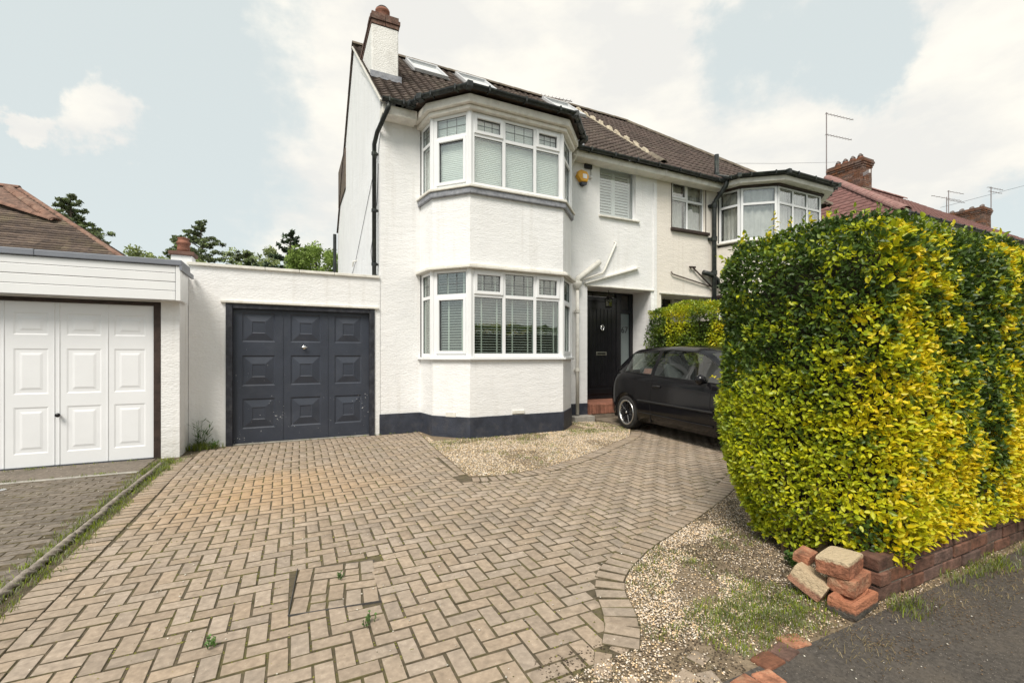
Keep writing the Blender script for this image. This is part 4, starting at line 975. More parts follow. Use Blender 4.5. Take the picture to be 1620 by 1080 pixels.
fm.build('door_frame', BLACKP, house, bevel=.006)
MB().box(5.84, 6.64, PB - .02, PB - .012, 2.60, 2.69).build('fanlight', glass('dark_glass', (.1, .1, .1), .12), house)
MB().box(6.77, 7.03, PB - .02, PB - .012, 2.34, 2.68).build('fanlight', MATS['dark_glass'], house)
sl_ = MB().box(6.77, 7.03, PB - .02, PB - .012, .55, 2.26).build('sidelight_pane', FROST, house)
def digits(txt, x, y, z, s, m, parent, name):
    cu = bpy.data.curves.new('t', 'FONT'); cu.body = txt; cu.size = s; cu.extrude = .002; cu.align_x = 'CENTER'
    o = bpy.data.objects.new('t', cu); COL.objects.link(o); o.rotation_euler = (R(90), 0, 0); o.location = (x, y, z)
    dg = bpy.context.evaluated_depsgraph_get(); me = bpy.data.meshes.new_from_object(o.evaluated_get(dg)); me.transform(Matrix.Translation((x, y, z)) @ Matrix.Rotation(R(90), 4, 'X'))
    bpy.data.objects.remove(o); me.transform(Matrix.Translation(-origin_of(parent))); me.materials.clear(); me.materials.append(m)
    q_ = bpy.data.objects.new(name, me); COL.objects.link(q_); q_.parent = parent; return q_
digits('67', 6.90, PB - .024, 1.82, .20, mat('black_number', (.012, .012, .016), .4, .1, 5), sl_, 'house_number')
# lantern hanging in the porch
def lantern(x, y, z, label):
    t = thing('porch_lantern', label, 'lantern', (x, y, z))
    MB().tube([(x, y, z + .36), (x, y, z + .22)], .006, 6).build('chain', BLACKP, t)
    c_ = MB()
    c_.lathe((x, y, z), [(.02, .24), (.10, .17), (.105, .16), (.09, .155)], 6); c_.lathe((x, y, z), [(.075, -.02), (.08, 0), (.07, .01)], 6)
    for k in range(6):
        a = 2 * math.pi * k / 6; c_.tube([(x + .07 * math.cos(a), y + .07 * math.sin(a), 0 + z), (x + .088 * math.cos(a), y + .088 * math.sin(a), z + .16)], .005, 4)
    c_.build('cage', BLACKP, t)
    MB().lathe((x, y, z), [(.066, .005), (.083, .155)], 6).build('glazing', glass('lantern_glass', (.6, .6, .5), .1), t)
    return t
lantern(6.22, 8.02, 2.36, 'black metal lantern hanging in the porch over the black front door')
# steps and path
stp = thing('front_step', 'red brick edged step below the black front door', 'step', (6.2, 8.0, 0))
MB().box(PX0 + .005, PX1 - .005, FY - .10, PB + .08, -.02, .33).build('tread', STEPTILE, stp, bevel=.02)
for k in range(17):
    x = PX0 + .02 + k * .0985
    MB().box(x, x + .093, FY - .17, FY - .105, .115, .315).build('brick', STEPTILE, stp, bevel=.012)
MB().box(PX0 + .0, 7.1, FY - .165, FY - .10, -.02, .11).build('riser', FLAG, stp)
pth = MB()
for (a, b, c, d, z) in ((5.46, 6.05, 7.06, 7.50, .04), (6.06, 6.85, 7.06, 7.50, .035), (5.5, 6.2, 6.55, 7.05, .022), (6.21, 6.85, 6.55, 7.05, .02)):
    MB().box(a, b, c, d, -.05, z).build('flagstone', FLAG, drive, bevel=.012)
# upper small window with louvred shutters
wx0, wx1, wz0, wz1 = 5.745, 6.70, 4.21, 5.27
w5 = face_window(house, (wx0, FY + .06), (wx1, FY + .06), wz0, wz1, [(1, 0, 0)], None, lead=False, fw=.03, glassm=GLASSU)
shf = MB(); ys = FY + .17
mid = (wx0 + wx1) / 2
for (a, b) in ((wx0 + .03, wx0 + .07), (mid - .045, mid + .045), (wx1 - .07, wx1 - .03)): shf.box(a, b, ys, ys + .03, wz0, wz1)
for (a, b) in ((wx0 + .07, mid - .045), (mid + .045, wx1 - .07)): shf.box(a, b, ys, ys + .03, wz0, wz0 + .08); shf.box(a, b, ys, ys + .03, wz1 - .08, wz1)
sho = shf.build('shutter', SHUT, house)
for (a, b) in ((wx0 + .07, mid - .045), (mid + .045, wx1 - .07)):
    for k in range(15):
        z = wz0 + .11 + k * .0605
        MB().obox(((a + b) / 2, ys + .015, z), (1, 0, 0), (0, .45, .9), (0, .9, -.45), (b - a) / 2, .030, .004).build('louvre', SHUT, sho)
MB().box(wx0 - .03, wx1 + .08, FY - .05, FY + .07, wz0 - .035, wz0 - .001).build('window_sill', OLDWHITE, house, bevel=.005)
MB().box(wx0, wx1, FY + .30, FY + .32, wz0, wz1).build('room_interior', ROOM, house)
# air bricks
for (x, y, d) in ((2.22, 0, 1), (3.35, 0, 2)):
    if d == 2: MB().box(x - .11, x + .11, 6.676, 6.70, .345, .40).build('air_brick', OLDWHITE, house, bevel=.006)
    else:
        a, b = Vector((*BAY[1], 0)), Vector((*BAY[2], 0)); u = (b - a).normalized(); MB().obox(a + (b - a) * .5 + Vector((0, 0, .36)), u, (u.y, -u.x, 0), (0, 0, 1), .09, .016, .04).build('air_brick', OLDWHITE, house, bevel=.006)
# alarm box
al = thing('alarm_box', 'yellow hexagonal burglar alarm box with dark base on the white wall', 'alarm box', (5.28, FY, 4.88))
MB().prism([(5.13, 4.90), (5.17, 5.0), (5.24, 5.03), (5.37, 5.01), (5.42, 4.92), (5.38, 4.80), (5.22, 4.79)], FY - .09, FY, 'y').build('cover', YELLOWP, al, bevel=.02)
MB().prism([(5.22, 4.787), (5.38, 4.797), (5.36, 4.74), (5.30, 4.715), (5.245, 4.735)], FY - .085, FY, 'y').build('base', GREYP, al, bevel=.01)
MB().box(5.26, 5.36, FY - .095, FY - .09, 4.86, 4.95).build('badge', UPVC, al)
MB().lathe((5.50, FY - .03, 4.93), [(.001, -.04), (.03, -.03), (.035, 0), (.02, .02)], 10, 'y').build('strobe_lamp', UPVC, al, smooth=True)

# ================================================================== NEIGHBOUR HALF
nb = thing('semi_detached_house', 'cream roughcast house next door with brown hipped roof and upstairs bay', 'house', (10.2, 9.0, 0))
NB = [(9.22, FY), (9.36, 7.2), (9.98, 6.7), (11.62, 6.7), (12.15, 7.2), (12.25, FY)]
nw = MB()
wall_grid(nw, XP, NB[0][0], -.05, EZ - .02, FY, FY + .25, [(7.42, 9.05, -.05, 2.68), (7.743, 8.80, 4.19, 5.30)])
nw.box(NB[5][0], X1, FY, FY + .25, -.05, EZ - .02)
nw.prism(NB + [(NB[5][0], FY + .25), (NB[0][0], FY + .25)], -.05, 1.225); nw.prism(NB + [(NB[5][0], FY + .25), (NB[0][0], FY + .25)], 2.70, 3.88)
nw.box(NB[0][0], NB[5][0], FY, FY + .25, 5.2, EZ - .02)
nw.box(X1 - .25, X1, FY + .25, 15.4, -.05, EZ - .02); nw.box(XP, X1 - .25, 15.15, 15.4, -.05, EZ)
nw.box(7.30, 9.2, 8.5, 8.6, -.05, 2.8); nw.box(7.42, 9.05, FY + .25, 8.5, 2.68, 2.78); nw.box(8.97, 9.2, FY + .25, 8.5, -.05, 2.68)
nw.build('wall', CREAM, nb)
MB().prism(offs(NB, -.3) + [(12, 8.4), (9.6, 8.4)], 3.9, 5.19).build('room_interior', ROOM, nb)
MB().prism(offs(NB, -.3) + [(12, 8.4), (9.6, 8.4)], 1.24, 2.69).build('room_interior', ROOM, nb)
for z0, z1, zt in ((3.97, 5.17, 4.80), (1.27, 2.66, 2.25)):
    for i, lights in ((0, [(1, 0, 0)]), (1, [(1, 0, 0)]), (2, [(1, 0, 0), (1, 0, 0), (1, 0, 0)]), (3, [(1, 0, 0)])):
        a, b = Vector(NB[i]), Vector(NB[i + 1]); d = (b - a).normalized()
        face_window(nb, a + d * .02, b - d * .02, z0, z1, lights, zt, blind='net', lead=False, fw=.05, glassm=GLASSU)
def nledge(d, z0, z1, name, m): MB().prism(offs(NB, d) + [(NB[5][0], FY), (NB[0][0], FY)], z0, z1).build(name, m, nb, bevel=.01)
nledge(.06, 3.93, 3.968, 'window_sill', OLDWHITE); nledge(.09, 2.668, 2.73, 'window_head', BROWNF)
nledge(.05, 5.172, 5.215, 'soffit', BROWNF); nledge(.22, 5.217, 5.33, 'fascia', FASCIA)
nledge(.26, 5.332, 5.40, 'bay_roof', GUTTER)
no = offs(NB, .30)
gutter(nb, [(*no[0], GZ + .01), (*no[1], GZ + .01), (*no[2], GZ + .01), (*no[3], GZ + .01), (*no[4], GZ + .01)])
gutter(nb, [(XP + .01, EY - .04, GZ - .01), (9.1, EY - .04, GZ - .03)])
MB().box(XP, 9.15, EY + .04, FY, EZ - .17, EZ - .035).build('fascia', FASCIA, nb, bevel=.01)
HX = 9.34
roof_part(nb, 'roof_tiles', TILE2, lambda v: XP + .02, lambda v: X1 + .2 - (X1 + .2 - HX) * v / VL, VL, (0, EY, EZ + .01), (1, 0, 0), Vd, .30, .16, .030, step=.024, sub=5)
hv = Vector((-(X1 + .2 - HX), 0, RZ - EZ))
roof_part(nb, 'roof_tiles', TILE2, lambda v: EY + (RY - EY) * v / hv.length, lambda v: 2 * RY - EY - (RY - EY) * v / hv.length, hv.length, (X1 + .2, 0, EZ + .01), (0, 1, 0), hv, .30, .30, .03)
roof_part(nb, 'roof_tiles', TILE2, lambda v: -(X1 + .2) + (X1 + .2 - HX) * v / VL, lambda v: -XP, VL, (0, 2 * RY - EY, EZ + .01), (-1, 0, 0), (0, -(RY - EY), RZ - EZ), .30, .30, .03)
ridge_run(nb, (XP, RY, RZ + .03), (HX, RY, RZ + .03), .13, RIDGE)
ridge_run(nb, (HX, RY, RZ + .04), (X1 + .2, EY, EZ + .05), .12, RIDGE)
face_window(nb, (7.743, FY + .05), (8.80, FY + .05), 4.19, 5.30, [(1, 1, 0), (1, 0, 0)], 4.88, lead=False, fw=.04, glassm=GLASSU, blind='net')
MB().box(7.70, 8.88, FY - .07, FY + .04, 4.12, 4.187).build('window_sill', BROWNF, nb, bevel=.006)
fb = MB()
for (a, b, c, d) in ((7.72, 7.742, 4.19, 5.32), (8.801, 8.823, 4.19, 5.32), (7.742, 8.801, 5.302, 5.322)): fb.box(a, b, FY - .006, FY + .05, c, d)
fb.build('window_trim', BROWNF, nb)
# soil pipe with collars
sp_ = MB().tube([(9.06, FY - .10, 6.05), (9.06, FY - .10, 5.55), (9.06, EY - .12, 5.40), (9.06, EY - .05, 5.22), (9.0, FY - .12, 4.95), (8.98, FY - .10, 4.8), (8.98, FY - .10, 0)], .052, 12)
spo = sp_.build('soil_pipe', GUTTER, nb, smooth=True)
c_ = MB()
for z in (4.78, 4.0, 3.2, 2.2): MB().tube([(8.98, FY - .10, z), (8.98, FY - .10, z + .10)], .068, 12).box(8.88, 9.08, FY - .06, FY, z + .02, z + .08).build('pipe_collar', GUTTER, spo)
MB().tube([(9.06, FY - .10, 5.62), (9.06, FY - .10, 5.52)], .066, 12).build('pipe_collar', GUTTER, spo)
MB().tube([(8.96, FY - .02, 4.98), (9.0, FY - .08, 4.96), (9.05, FY - .10, 4.84)], .0, 6).build('bent_vent', GREYP, nb) if False else None
MB().tube([(8.72 + .32, FY + .0, 4.95), (8.74 + .32, FY - .05, 4.94), (8.80 + .32, FY - .06, 4.86)], .018, 8).build('bent_vent_pipe', GREYP, nb)
MB().box(8.90, 8.97, FY - .006, FY, 5.0, 5.18).build('air_vent', CREAM, nb)
MB().tube([(7.69, FY - .03, 3.19), (7.73, FY - .04, 3.13), (8.94, FY - .04, 2.93)], .016, 8).build('waste_pipe', mat('grey_brown_pipe', (.16, .13, .11), .6, .2, 8), nb, smooth=True)
MB().tube([(8.30, FY, 3.34), (8.34, FY - .05, 3.33), (9.05, FY - .05, 2.86)], .018, 8).tube([(8.24, FY - .05, 3.335), (8.42, FY - .05, 3.34)], .022, 8).build('waste_pipe', BROWNF, nb, smooth=True)
MB().tube([(8.66, FY - .07, 3.24), (8.9, FY - .09, 3.20), (9.1, FY - .09, 3.10), (9.14, FY - .09, 2.9)], .055, 10).build('waste_pipe', GUTTER, nb, smooth=True)
MB().box(7.36, 9.1, FY - .025, FY, 2.68, 2.71).build('lintel_trim', OLDWHITE, nb)
nf = MB()
for (a, b, c, d) in ((8.05, 8.13, .3, 2.68), (8.45, 8.52, .3, 2.68), (8.13, 8.45, 2.3, 2.38), (8.52, 8.97, .3, 2.66)): nf.box(a, b, 8.40, 8.46, c, d)
nf.build('porch_screen', OLDWHITE, nb)
MB().box(7.42, 8.97, 8.47, 8.49, .0, 2.68).build('door', BROWNF, nb)
lantern(7.86, 8.05, 2.28, 'old lantern hanging in the porch of the cream house above the small hedge')

# ================================================================== GREY-DOOR GARAGE
gar = thing('garage', 'flat roofed white garage with dark grey panelled up-and-over door', 'garage', (.1, 9.0, 0))
GX0, GX1 = -1.30, 1.305
gw = MB(); wall_grid(gw, GX0, GX1, -.05, 2.56, FY - .01, FY + .22, [(-.86, 1.22, -.05, 2.055)])
gw.box(GX0, GX0 + .2, FY + .22, 13, -.05, 2.4); gw.build('wall', WALL, gar)
for (a, b) in ((GX0 - .02, -.36), (-.355, .10), (.105, .60), (.605, GX1 - .01)):
    MB().box(a, b, FY - .045, FY + .26, 2.562, 2.605).build('coping', OLDWHITE, gar, bevel=.006)
MB().box(GX0 + .2, 1.2, FY + .22, 13, 2.3, 2.36).build('roof', LEAD, gar)
fr = MB().box(-.858, -.775, FY - .03, FY + .06, -.02, 2.045).box(1.135, 1.218, FY - .03, FY + .06, -.02, 2.045).box(-.775, 1.135, FY - .02, FY + .06, 1.985, 2.045)
fr.build('door_frame', DFRAME, gar, bevel=.004)
MB().obox((.18, FY - .03, 2.075), (1, 0, 0), (0, 1, 0), (0, 0, 1), 1.10, .022, .016).build('drip_strip', OLDWHITE, gar, bevel=.004)
def panel_door(name, parent, x0, x1, z0, z1, y, cols, rows, m, pyramid, depth=.018, inner=.42, grooves=()):
    """door skin with pressed raised panels, all one skin, grooves as real recesses"""
    mb = MB(); xs = [x0]; 
    for a, b in cols: xs += [a, b]
    xs.append(x1); zs = [z0]
    for a, b in rows: zs += [a, b]
    zs.append(z1)
    for i in range(len(xs) - 1):
        for j in range(len(zs) - 1):
            a, b, c, d = xs[i], xs[i + 1], zs[j], zs[j + 1]
            if i % 2 == 1 and j % 2 == 1:
                t = .016; r1 = .012        # sunk moulding then raised field
                ring = lambda e, yy: [(a + e, yy, c + e), (b - e, yy, c + e), (b - e, yy, d - e), (a + e, yy, d - e)]
                w = min(b - a, d - c)
                if pyramid: R_ = [ring(0, y), ring(t, y + r1), ring(t * 1.6, y + r1)] ; e2 = w * .30; R_ += [ring(e2, y - .012), ring(e2 + .012, y - .004 )]
                else: R_ = [ring(0, y), ring(t, y + .006), ring(.05, y + .005), ring(.075, y - .001)]
                base_ = len(mb.v)
                for q in R_: mb.v += q
                for s in range(len(R_) - 1):
                    for k in range(4): mb.f.append((base_ + s * 4 + k, base_ + s * 4 + (k + 1) % 4, base_ + s * 4 + 4 + (k + 1) % 4, base_ + s * 4 + 4 + k))
                mb.f.append(tuple(base_ + (len(R_) - 1) * 4 + k for k in range(4)))
            else: mb.quad((a, y, c), (b, y, c), (b, y, d), (a, y, d))
    me = mb.build(name, m, parent)
    gm_ = MB()
    for gx in grooves: gm_.box(gx - .006, gx + .006, y - .007, y + .002, z0, z1)
    if grooves: gm_.build('door_rib', m, me, bevel=.003)
    MB().box(x0, x1, y + .03, y + .05, z0, z1).build('door_back', m, me)
    return me
gd = panel_door('garage_door', gar, -.775, 1.135, .012, 1.985, FY + .05, [(-.66, -.23), (-.02, .41), (.61, 1.02)], [(.22, .66), (.85, 1.30), (1.50, 1.93)], GDOOR, True, grooves=(-.125, .51))
MB().tube([(.17, FY + .055, 1.425), (.17, FY + .0, 1.425)], .014, 10).tube([(.125, FY + .0, 1.425), (.215, FY + .0, 1.425)], .009, 8).lathe((.17, FY + .045, 1.425), [(.03, 0), (.028, -.008), (.01, -.01)], 12, 'y').build('handle', CHROME, gd, smooth=True)
MB().box(-.80, 1.16, FY + .02, FY + .30, -.03, .006).build('threshold', CONC, gar)

# ================================================================== WHITE-DOOR GARAGE
wg = thing('garage', 'neighbouring garage with white panelled door under a white clad fascia', 'garage', (-3.2, 9.0, 0))
WY = 7.15
ww = MB(); wall_grid(ww, -7.2, -1.305, -.05, 2.30, WY, WY + .22, [(-4.5, -1.50, -.05, 1.975)])
ww.box(-1.525, -1.305, WY + .22, 13, -.05, 2.4); ww.build('wall', WALL, wg)
MB().box(-7.2, -1.55, WY + .22, 13, 2.3, 2.36).build('roof', LEAD, wg)
fr = MB().box(-1.575, -1.502, WY - .005, WY + .08, -.02, 1.97).box(-4.498, -4.42, WY - .005, WY + .08, -.02, 1.97).box(-4.42, -1.575, WY - .005, WY + .08, 1.925, 1.97)
fr.build('door_frame', BROWNF, wg, bevel=.004)
cols = [(-4.30, -3.99), (-3.80, -3.48), (-3.33, -3.03), (-2.87, -2.57), (-2.41, -2.09), (-1.97, -1.66)]
wd = panel_door('garage_door', wg, -4.42, -1.578, .012, 1.925, WY + .02, cols, [(.16, .70), (.85, 1.38), (1.54, 1.80)], WDOOR, False, grooves=(-3.9, -3.405, -2.95, -2.52, -2.475, -2.03))
MB().lathe((-2.475, WY + .01, .60), [(.012, 0), (.015, -.02), (.026, -.035), (.022, -.05), (.001, -.052)], 12, 'y').build('handle', BLACKP, wd, smooth=True)
MB().box(-4.42, -1.578, WY - .01, WY + .03, -.01, .012).build('bottom_seal', GREYP, wg)
# fascia boards
FZ = [1.985, 2.105, 2.215, 2.325, 2.415]
for k in range(4):
    MB().box(-7.2, -1.31, 6.93 + (.003 if k % 2 else 0), 6.96, FZ[k] + .002, FZ[k + 1] - .004).build('cladding_board', UPVC, wg, bevel=.004)
MB().box(-7.2, -1.30, 6.955, 6.99, 1.99, 2.41).build('cladding_back', GREYP, wg)
MB().box(-1.305, -1.255, 6.925, 7.03, 1.982, 2.415).build('corner_trim', UPVC, wg, bevel=.004)
MB().box(-1.30, -1.262, 7.032, 7.45, 1.99, 2.41).build('end_cladding', UPVC, wg)
MB().box(-7.2, -1.30, 6.99, WY, 1.985, 2.0).build('soffit', UPVC, wg)
MB().box(-7.2, -2.6, 6.905, WY + .3, 2.418, 2.49).box(-2.598, -1.24, 6.905, WY + .3, 2.418, 2.487).build('roof_edge_trim', mat('grey_edge_trim', (.20, .215, .25), .5, .06, 5), wg, bevel=.008)
MB().box(-1.262, -1.236, 6.905, 7.66, 2.36, 2.417).build('roof_edge_trim', MATS['grey_edge_trim'], wg)

# ================================================================== CHIMNEY STUB
cs = thing('chimney_stack', 'small white stub stack with brick cap and terracotta pot behind the garages', 'chimney', (-1.61, 9.1, 2.3))
MB().box(-1.76, -1.47, 9.0, 9.28, 2.3, 2.93).build('stack', WALL, cs, bevel=.01)
MB().box(-1.79, -1.44, 8.97, 9.31, 2.93, 2.99).build('cap', mat('brown_cap', (.16, .09, .07), .9, .2, 9), cs, bevel=.008)
MB().lathe((-1.61, 9.12, 2.99), [(.095, 0), (.09, .06), (.085, .13), (.10, .145), (.10, .17), (.082, .18), (.075, .22), (.09, .235), (.06, .245)], 18).build('chimney_pot', POT, cs, smooth=True)

# ================================================================== BUNGALOW (left back)
bg_ = thing('bungalow', 'bungalow roof of old plain clay tiles showing above the white garage', 'house', (-7, 14, 0))
bx1, by0, bz0 = -2.75, 10.75, 3.05; ax, ay, az = -5.2, 13.2, 4.83; bx0 = -14.0
MB().box(bx0 + .3, bx1 - .3, by0 + .3, 16.4, 0, bz0 + .05).build('wall', CREAM, bg_)
vl = math.hypot(ay - by0, az - bz0)
roof_part(bg_, 'roof_tiles', OLDTILE, lambda v: bx0, lambda v: bx1 + (ax - bx1) * v / vl, vl, (0, by0, bz0), (1, 0, 0), (0, ay - by0, az - bz0), .10, .17, .006, step=.022, sub=3)
roof_part(bg_, 'roof_tiles', OLDTILE, lambda v: by0 + (ay - by0) * v / vl, lambda v: 2 * ay - by0 - (ay - by0) * v / vl, vl, (bx1, 0, bz0), (0, 1, 0), (ax - bx1, 0, az - bz0), .10, .17, .006, step=.018, sub=3)
roof_part(bg_, 'roof_tiles', OLDTILE, lambda v: -bx1 + (bx1 - ax) * v / vl, lambda v: -bx0, vl, (0, 2 * ay - by0, bz0), (-1, 0, 0), (0, by0 - ay, az - bz0), .2, .3, .01, step=.02, sub=3)
ridge_run(bg_, (bx1, by0, bz0 + .03), (ax, ay, az + .02), .055, CLAYRIDGE, .32, 'hip_tile')
ridge_run(bg_, (bx0, ay, az + .02), (ax, ay, az + .02), .09, CLAYRIDGE, .33)
# front gablet on the slope with its own hips
gv = Vector((0, ay - by0, az - bz0)).normalized()
a1 = Vector((-5.22, 12.98, 4.68)); a2 = Vector((-4.158, 11.92, 3.92)); a0 = Vector((-5.9, 12.62, 4.50))
up_ = Vector((0, -.05, .05))
MB().add([a1 + up_, a2 + up_ * .4, a0 + up_, a0 + Vector((-3, .1, .1)) + up_, a1 + Vector((-3, 0, .02)) + up_], [(0, 1, 2), (0, 2, 3, 4)]).build('gablet_slope', mat('newer_clay_tile', (.20, .12, .09), .85, .3, 14, .8, 50, dirt=(.12, .09, .07), dscale=9, damt=.6), bg_)
ridge_run(bg_, a2 + up_ * .5, a1 + up_ * 1.2, .10, CLAYRIDGE, .33, 'hip_tile'); ridge_run(bg_, a2 + up_ * .5, a0 + up_ * .9, .08, CLAYRIDGE, .33, 'valley_tile')
ridge_run(bg_, a0 + up_ * .9, a0 + Vector((-3, .3, .3)) + up_, .08, CLAYRIDGE, .33, 'valley_tile')

# ================================================================== RED ROOF HOUSE (right)
rh = thing('house', 'house with a red tiled hipped roof beyond the cream house', 'house', (19, 10, 0))
cx0, cy0, cz0 = 15.3, 6.6, 5.3; px_, py_, pz_ = 19.97, 11.27, 8.62
MB().box(cx0 + .35, 26, cy0 + .35, 15.6, 0, cz0).build('wall', WALL, rh)
vl = math.hypot(px_ - cx0, pz_ - cz0)
roof_part(rh, 'roof_tiles', REDTILE, lambda v: -(2 * py_ - cy0) + (py_ - cy0) * v / vl, lambda v: -cy0 - (py_ - cy0) * v / vl, vl, (cx0, 0, cz0), (0, -1, 0), (px_ - cx0, 0, pz_ - cz0), .30, .30, .022, step=.018, sub=5)
roof_part(rh, 'roof_tiles', REDTILE, lambda v: cx0 + (px_ - cx0) * v / vl, lambda v: 26.5, vl, (0, cy0, cz0), (1, 0, 0), (0, py_ - cy0, pz_ - cz0), .33, .30, .022, step=.02, sub=5)
roof_part(rh, 'roof_tiles', REDTILE, lambda v: -26.5, lambda v: -cx0 - (px_ - cx0) * v / vl, vl, (0, 2 * py_ - cy0, cz0), (-1, 0, 0), (0, cy0 - py_, pz_ - cz0), .33, .6, .022, step=.02, sub=4)
HIP = mat('pinkish_hip_tile', (.30, .16, .14), .9, .2, 9, .5, 50, dirt=(.3, .24, .2), dscale=5, damt=.6)
ridge_run(rh, (cx0, cy0, cz0 + .05), (px_, py_, pz_ + .05), .15, HIP, .42, 'hip_tile'); ridge_run(rh, (px_, py_, pz_ + .05), (26, py_, pz_ + .05), .13, HIP, .9)
gutter(rh, [(cx0 - .05, 15.8, cz0 - .02), (cx0 - .05, cy0 - .05, cz0 - .02), (26, cy0 - .05, cz0 - .02)], .07)
MB().box(cx0 + .02, cx0 + .05, cy0 + .05, 15.6, cz0 - .24, cz0 - .06).box(cx0 + .05, 26, cy0 + .02, cy0 + .05, cz0 - .24, cz0 - .06).build('fascia', OLDWHITE, rh)
def brick_stack(parent, x0, x1, y0, y1, z0, z1, corb=4, name='chimney'):
    st_ = MB().box(x0 + .012, x1 - .012, y0 + .012, y1 - .012, z0, z1 - .02).build(name, MORTAR, parent)
    st_['label'] = 'brick chimney'; n = int((z1 - z0) / .085)
    for k in range(n):
        z = z1 - (k + 1) * .085; ex = (.05, .075, .05, .025, 0)[min(k, 4)] if corb else 0
        brick_course(st_, x0 - ex, x1 + ex, y0 - ex, y1 + ex, z, .085, BRICK, bl_=.26 if k % 2 else .22)
    return st_
c3 = brick_stack(rh, 20.7, 21.35, 10.35, 11.65, 8.05, 9.28)
for k in range(4):
    MB().lathe((21.02, 10.6 + k * .28, 9.26), [(.12, 0), (.115, .12), (.13, .14), (.12, .17), (.06, .18)], 12).build('chimney_pot', POT, c3, smooth=True)
    MB().tube([(20.92, 10.6 + k * .28, 9.43), (21.0, 10.6 + k * .28, 9.53), (21.12, 10.6 + k * .28, 9.50)], .06, 8).build('pot_cowl', mat('grey_cowl', (.16, .13, .12), .7, .2, 9), c3)
MB().obox((20.6, 10.2, 8.55), (1, 1, .2), (0, 0, 1), (1, -1, 0), .4, .07, .03).build('mortar_flashing', mat('pale_flashing', (.6, .58, .56), .9, .2, 9), rh)
# far house
fh = thing('house', 'far house with a dark red brick chimney rising over the tall hedge', 'house', (36, 12, 0))
MB().box(28.4, 44, 7.4, 16.5, 0, 5.2).build('wall', WALL, fh)
roof_part(fh, 'roof_tiles', TILE2, lambda v: 28 + 4.6 * v / 5.7, lambda v: 44, 5.7, (0, 7.0, 5.2), (1, 0, 0), (0, 4.6, 3.3), .33, .35, .02, sub=4)
roof_part(fh, 'roof_tiles', TILE2, lambda v: -16.2 + 4.6 * v / 5.7, lambda v: -7.0 - 4.6 * v / 5.7, 5.7, (28, 0, 5.2), (0, -1, 0), (4.6, 0, 3.3), .33, .35, .02, sub=4)
roof_part(fh, 'roof_tiles', TILE2, lambda v: -44, lambda v: -28 - 4.6 * v / 5.7, 5.7, (0, 16.2, 5.2), (-1, 0, 0), (0, -4.6, 3.3), .5, .7, .02, sub=3)
MB().box(27.95, 27.99, 7.0, 16, 5.05, 5.2).box(28, 44, 6.95, 6.99, 5.02, 5.19).build('fascia', OLDWHITE, fh)
c4 = brick_stack(fh, 33.4, 34.4, 11.0, 13.1, 7.9, 9.3)
for k in range(5): MB().tube([(33.8, 11.2 + k * .42, 9.28), (33.85, 11.2 + k * .42, 9.42), (34.0, 11.2 + k * .42, 9.48)], .09, 8).build('pot_cowl', MATS['grey_cowl'], c4)

# ================================================================== AERIALS, WIRES
def aerial(x, y, z0, z1, arms, label, dirv=(1, -.12, 0)):
    t = thing('tv_aerial', label, 'aerial', (x, y, z0)); MB().tube([(x, y, z0), (x, y, z1)], .022, 6).build('mast', ALU, t)
    d = Vector(dirv).normalized(); s = d.cross(Vector((0, 0, 1)))
    for (z, l, n, back) in arms:
        a = Vector((x, y, z)) - d * back; mb = MB().tube([a, a + d * l], .013, 5)
        for k in range(n): c = a + d * (l * (k + .3) / n); mb.tube([c - s * .08, c + s * .08], .007, 4)
        mb.build('boom', ALU, t)
aerial(6.49, RY + .3, RZ - .1, RZ + .32, [(RZ + .30, 1.05, 9, .05)], 'small aerial standing on the ridge of the white house')
aerial(20.72, 11.75, 8.0, 11.75, [(11.70, 1.7, 9, .05), (10.8, 1.6, 9, .05)], 'tall mast aerial with two booms beside the red roof chimney')
aerial(32.6, 12.2, 8.4, 10.05, [(9.98, 2.6, 6, 1.3)], 'leftmost aerial with a wide boom over the far dark chimney')
aerial(33.9, 12.6, 9.2, 10.75, [(10.7, 1.5, 5, .1), (10.2, 1.6, 5, .1)], 'middle aerial with two booms on the far dark chimney')
aerial(34.4, 11.0, 9.2, 10.5, [(10.45, 1.4, 6, .3), (10.25, 1.2, 5, .2)], 'rightmost leaning aerial on the far dark chimney')
wr = MB().tube([(XP + 4.3, 12, 8.0), (20.7, 14, 10.4), (28, 15, 12.2)], .007, 4).build('overhead_wire', GREYP); tag(wr, 'thin telephone wire rising from behind the cream house towards the mast', 'cable')
wr = MB().tube([(34.0, 13, 9.9), (40, 11, 11.6), (47, 9, 13.9)], .012, 4).build('overhead_wire', GREYP); tag(wr, 'thin telephone wire above the far chimney at the edge of the sky', 'cable')

# ================================================================== TREES
def leafcloud(name, centers, n, size, m, parent, seed, droop=0, flat=1.0):
    rg = np.random.default_rng(seed); C_ = np.array([c[:3] for c in centers]); Rr = np.array([c[3] for c in centers])
    w = Rr ** 2 / np.sum(Rr ** 2); idx = rg.choice(len(C_), n, p=w); d = rg.normal(0, 1, (n, 3)); d /= np.linalg.norm(d, axis=1)[:, None]
    r = Rr[idx][:, None] * rg.uniform(.35, 1.1, (n, 1)); P = C_[idx] + d * r * np.array([1, 1, flat])
    a = rg.normal(0, 1, (n, 3)); a /= np.linalg.norm(a, axis=1)[:, None]; b = np.cross(a, rg.normal(0, 1, (n, 3))); b /= np.linalg.norm(b, axis=1)[:, None]
    s = rg.uniform(size * .6, size * 1.3, (n, 1))
    V = np.stack([P - a * s, P + b * s * .45, P + a * s, P - b * s * .45], 1).reshape(-1, 3); F = (np.arange(n) * 4)[:, None] + np.array([[0, 1, 2, 3]])
    return npmesh(name, V, F, m, parent, {'rnd': np.repeat(rg.random(n), 4)})
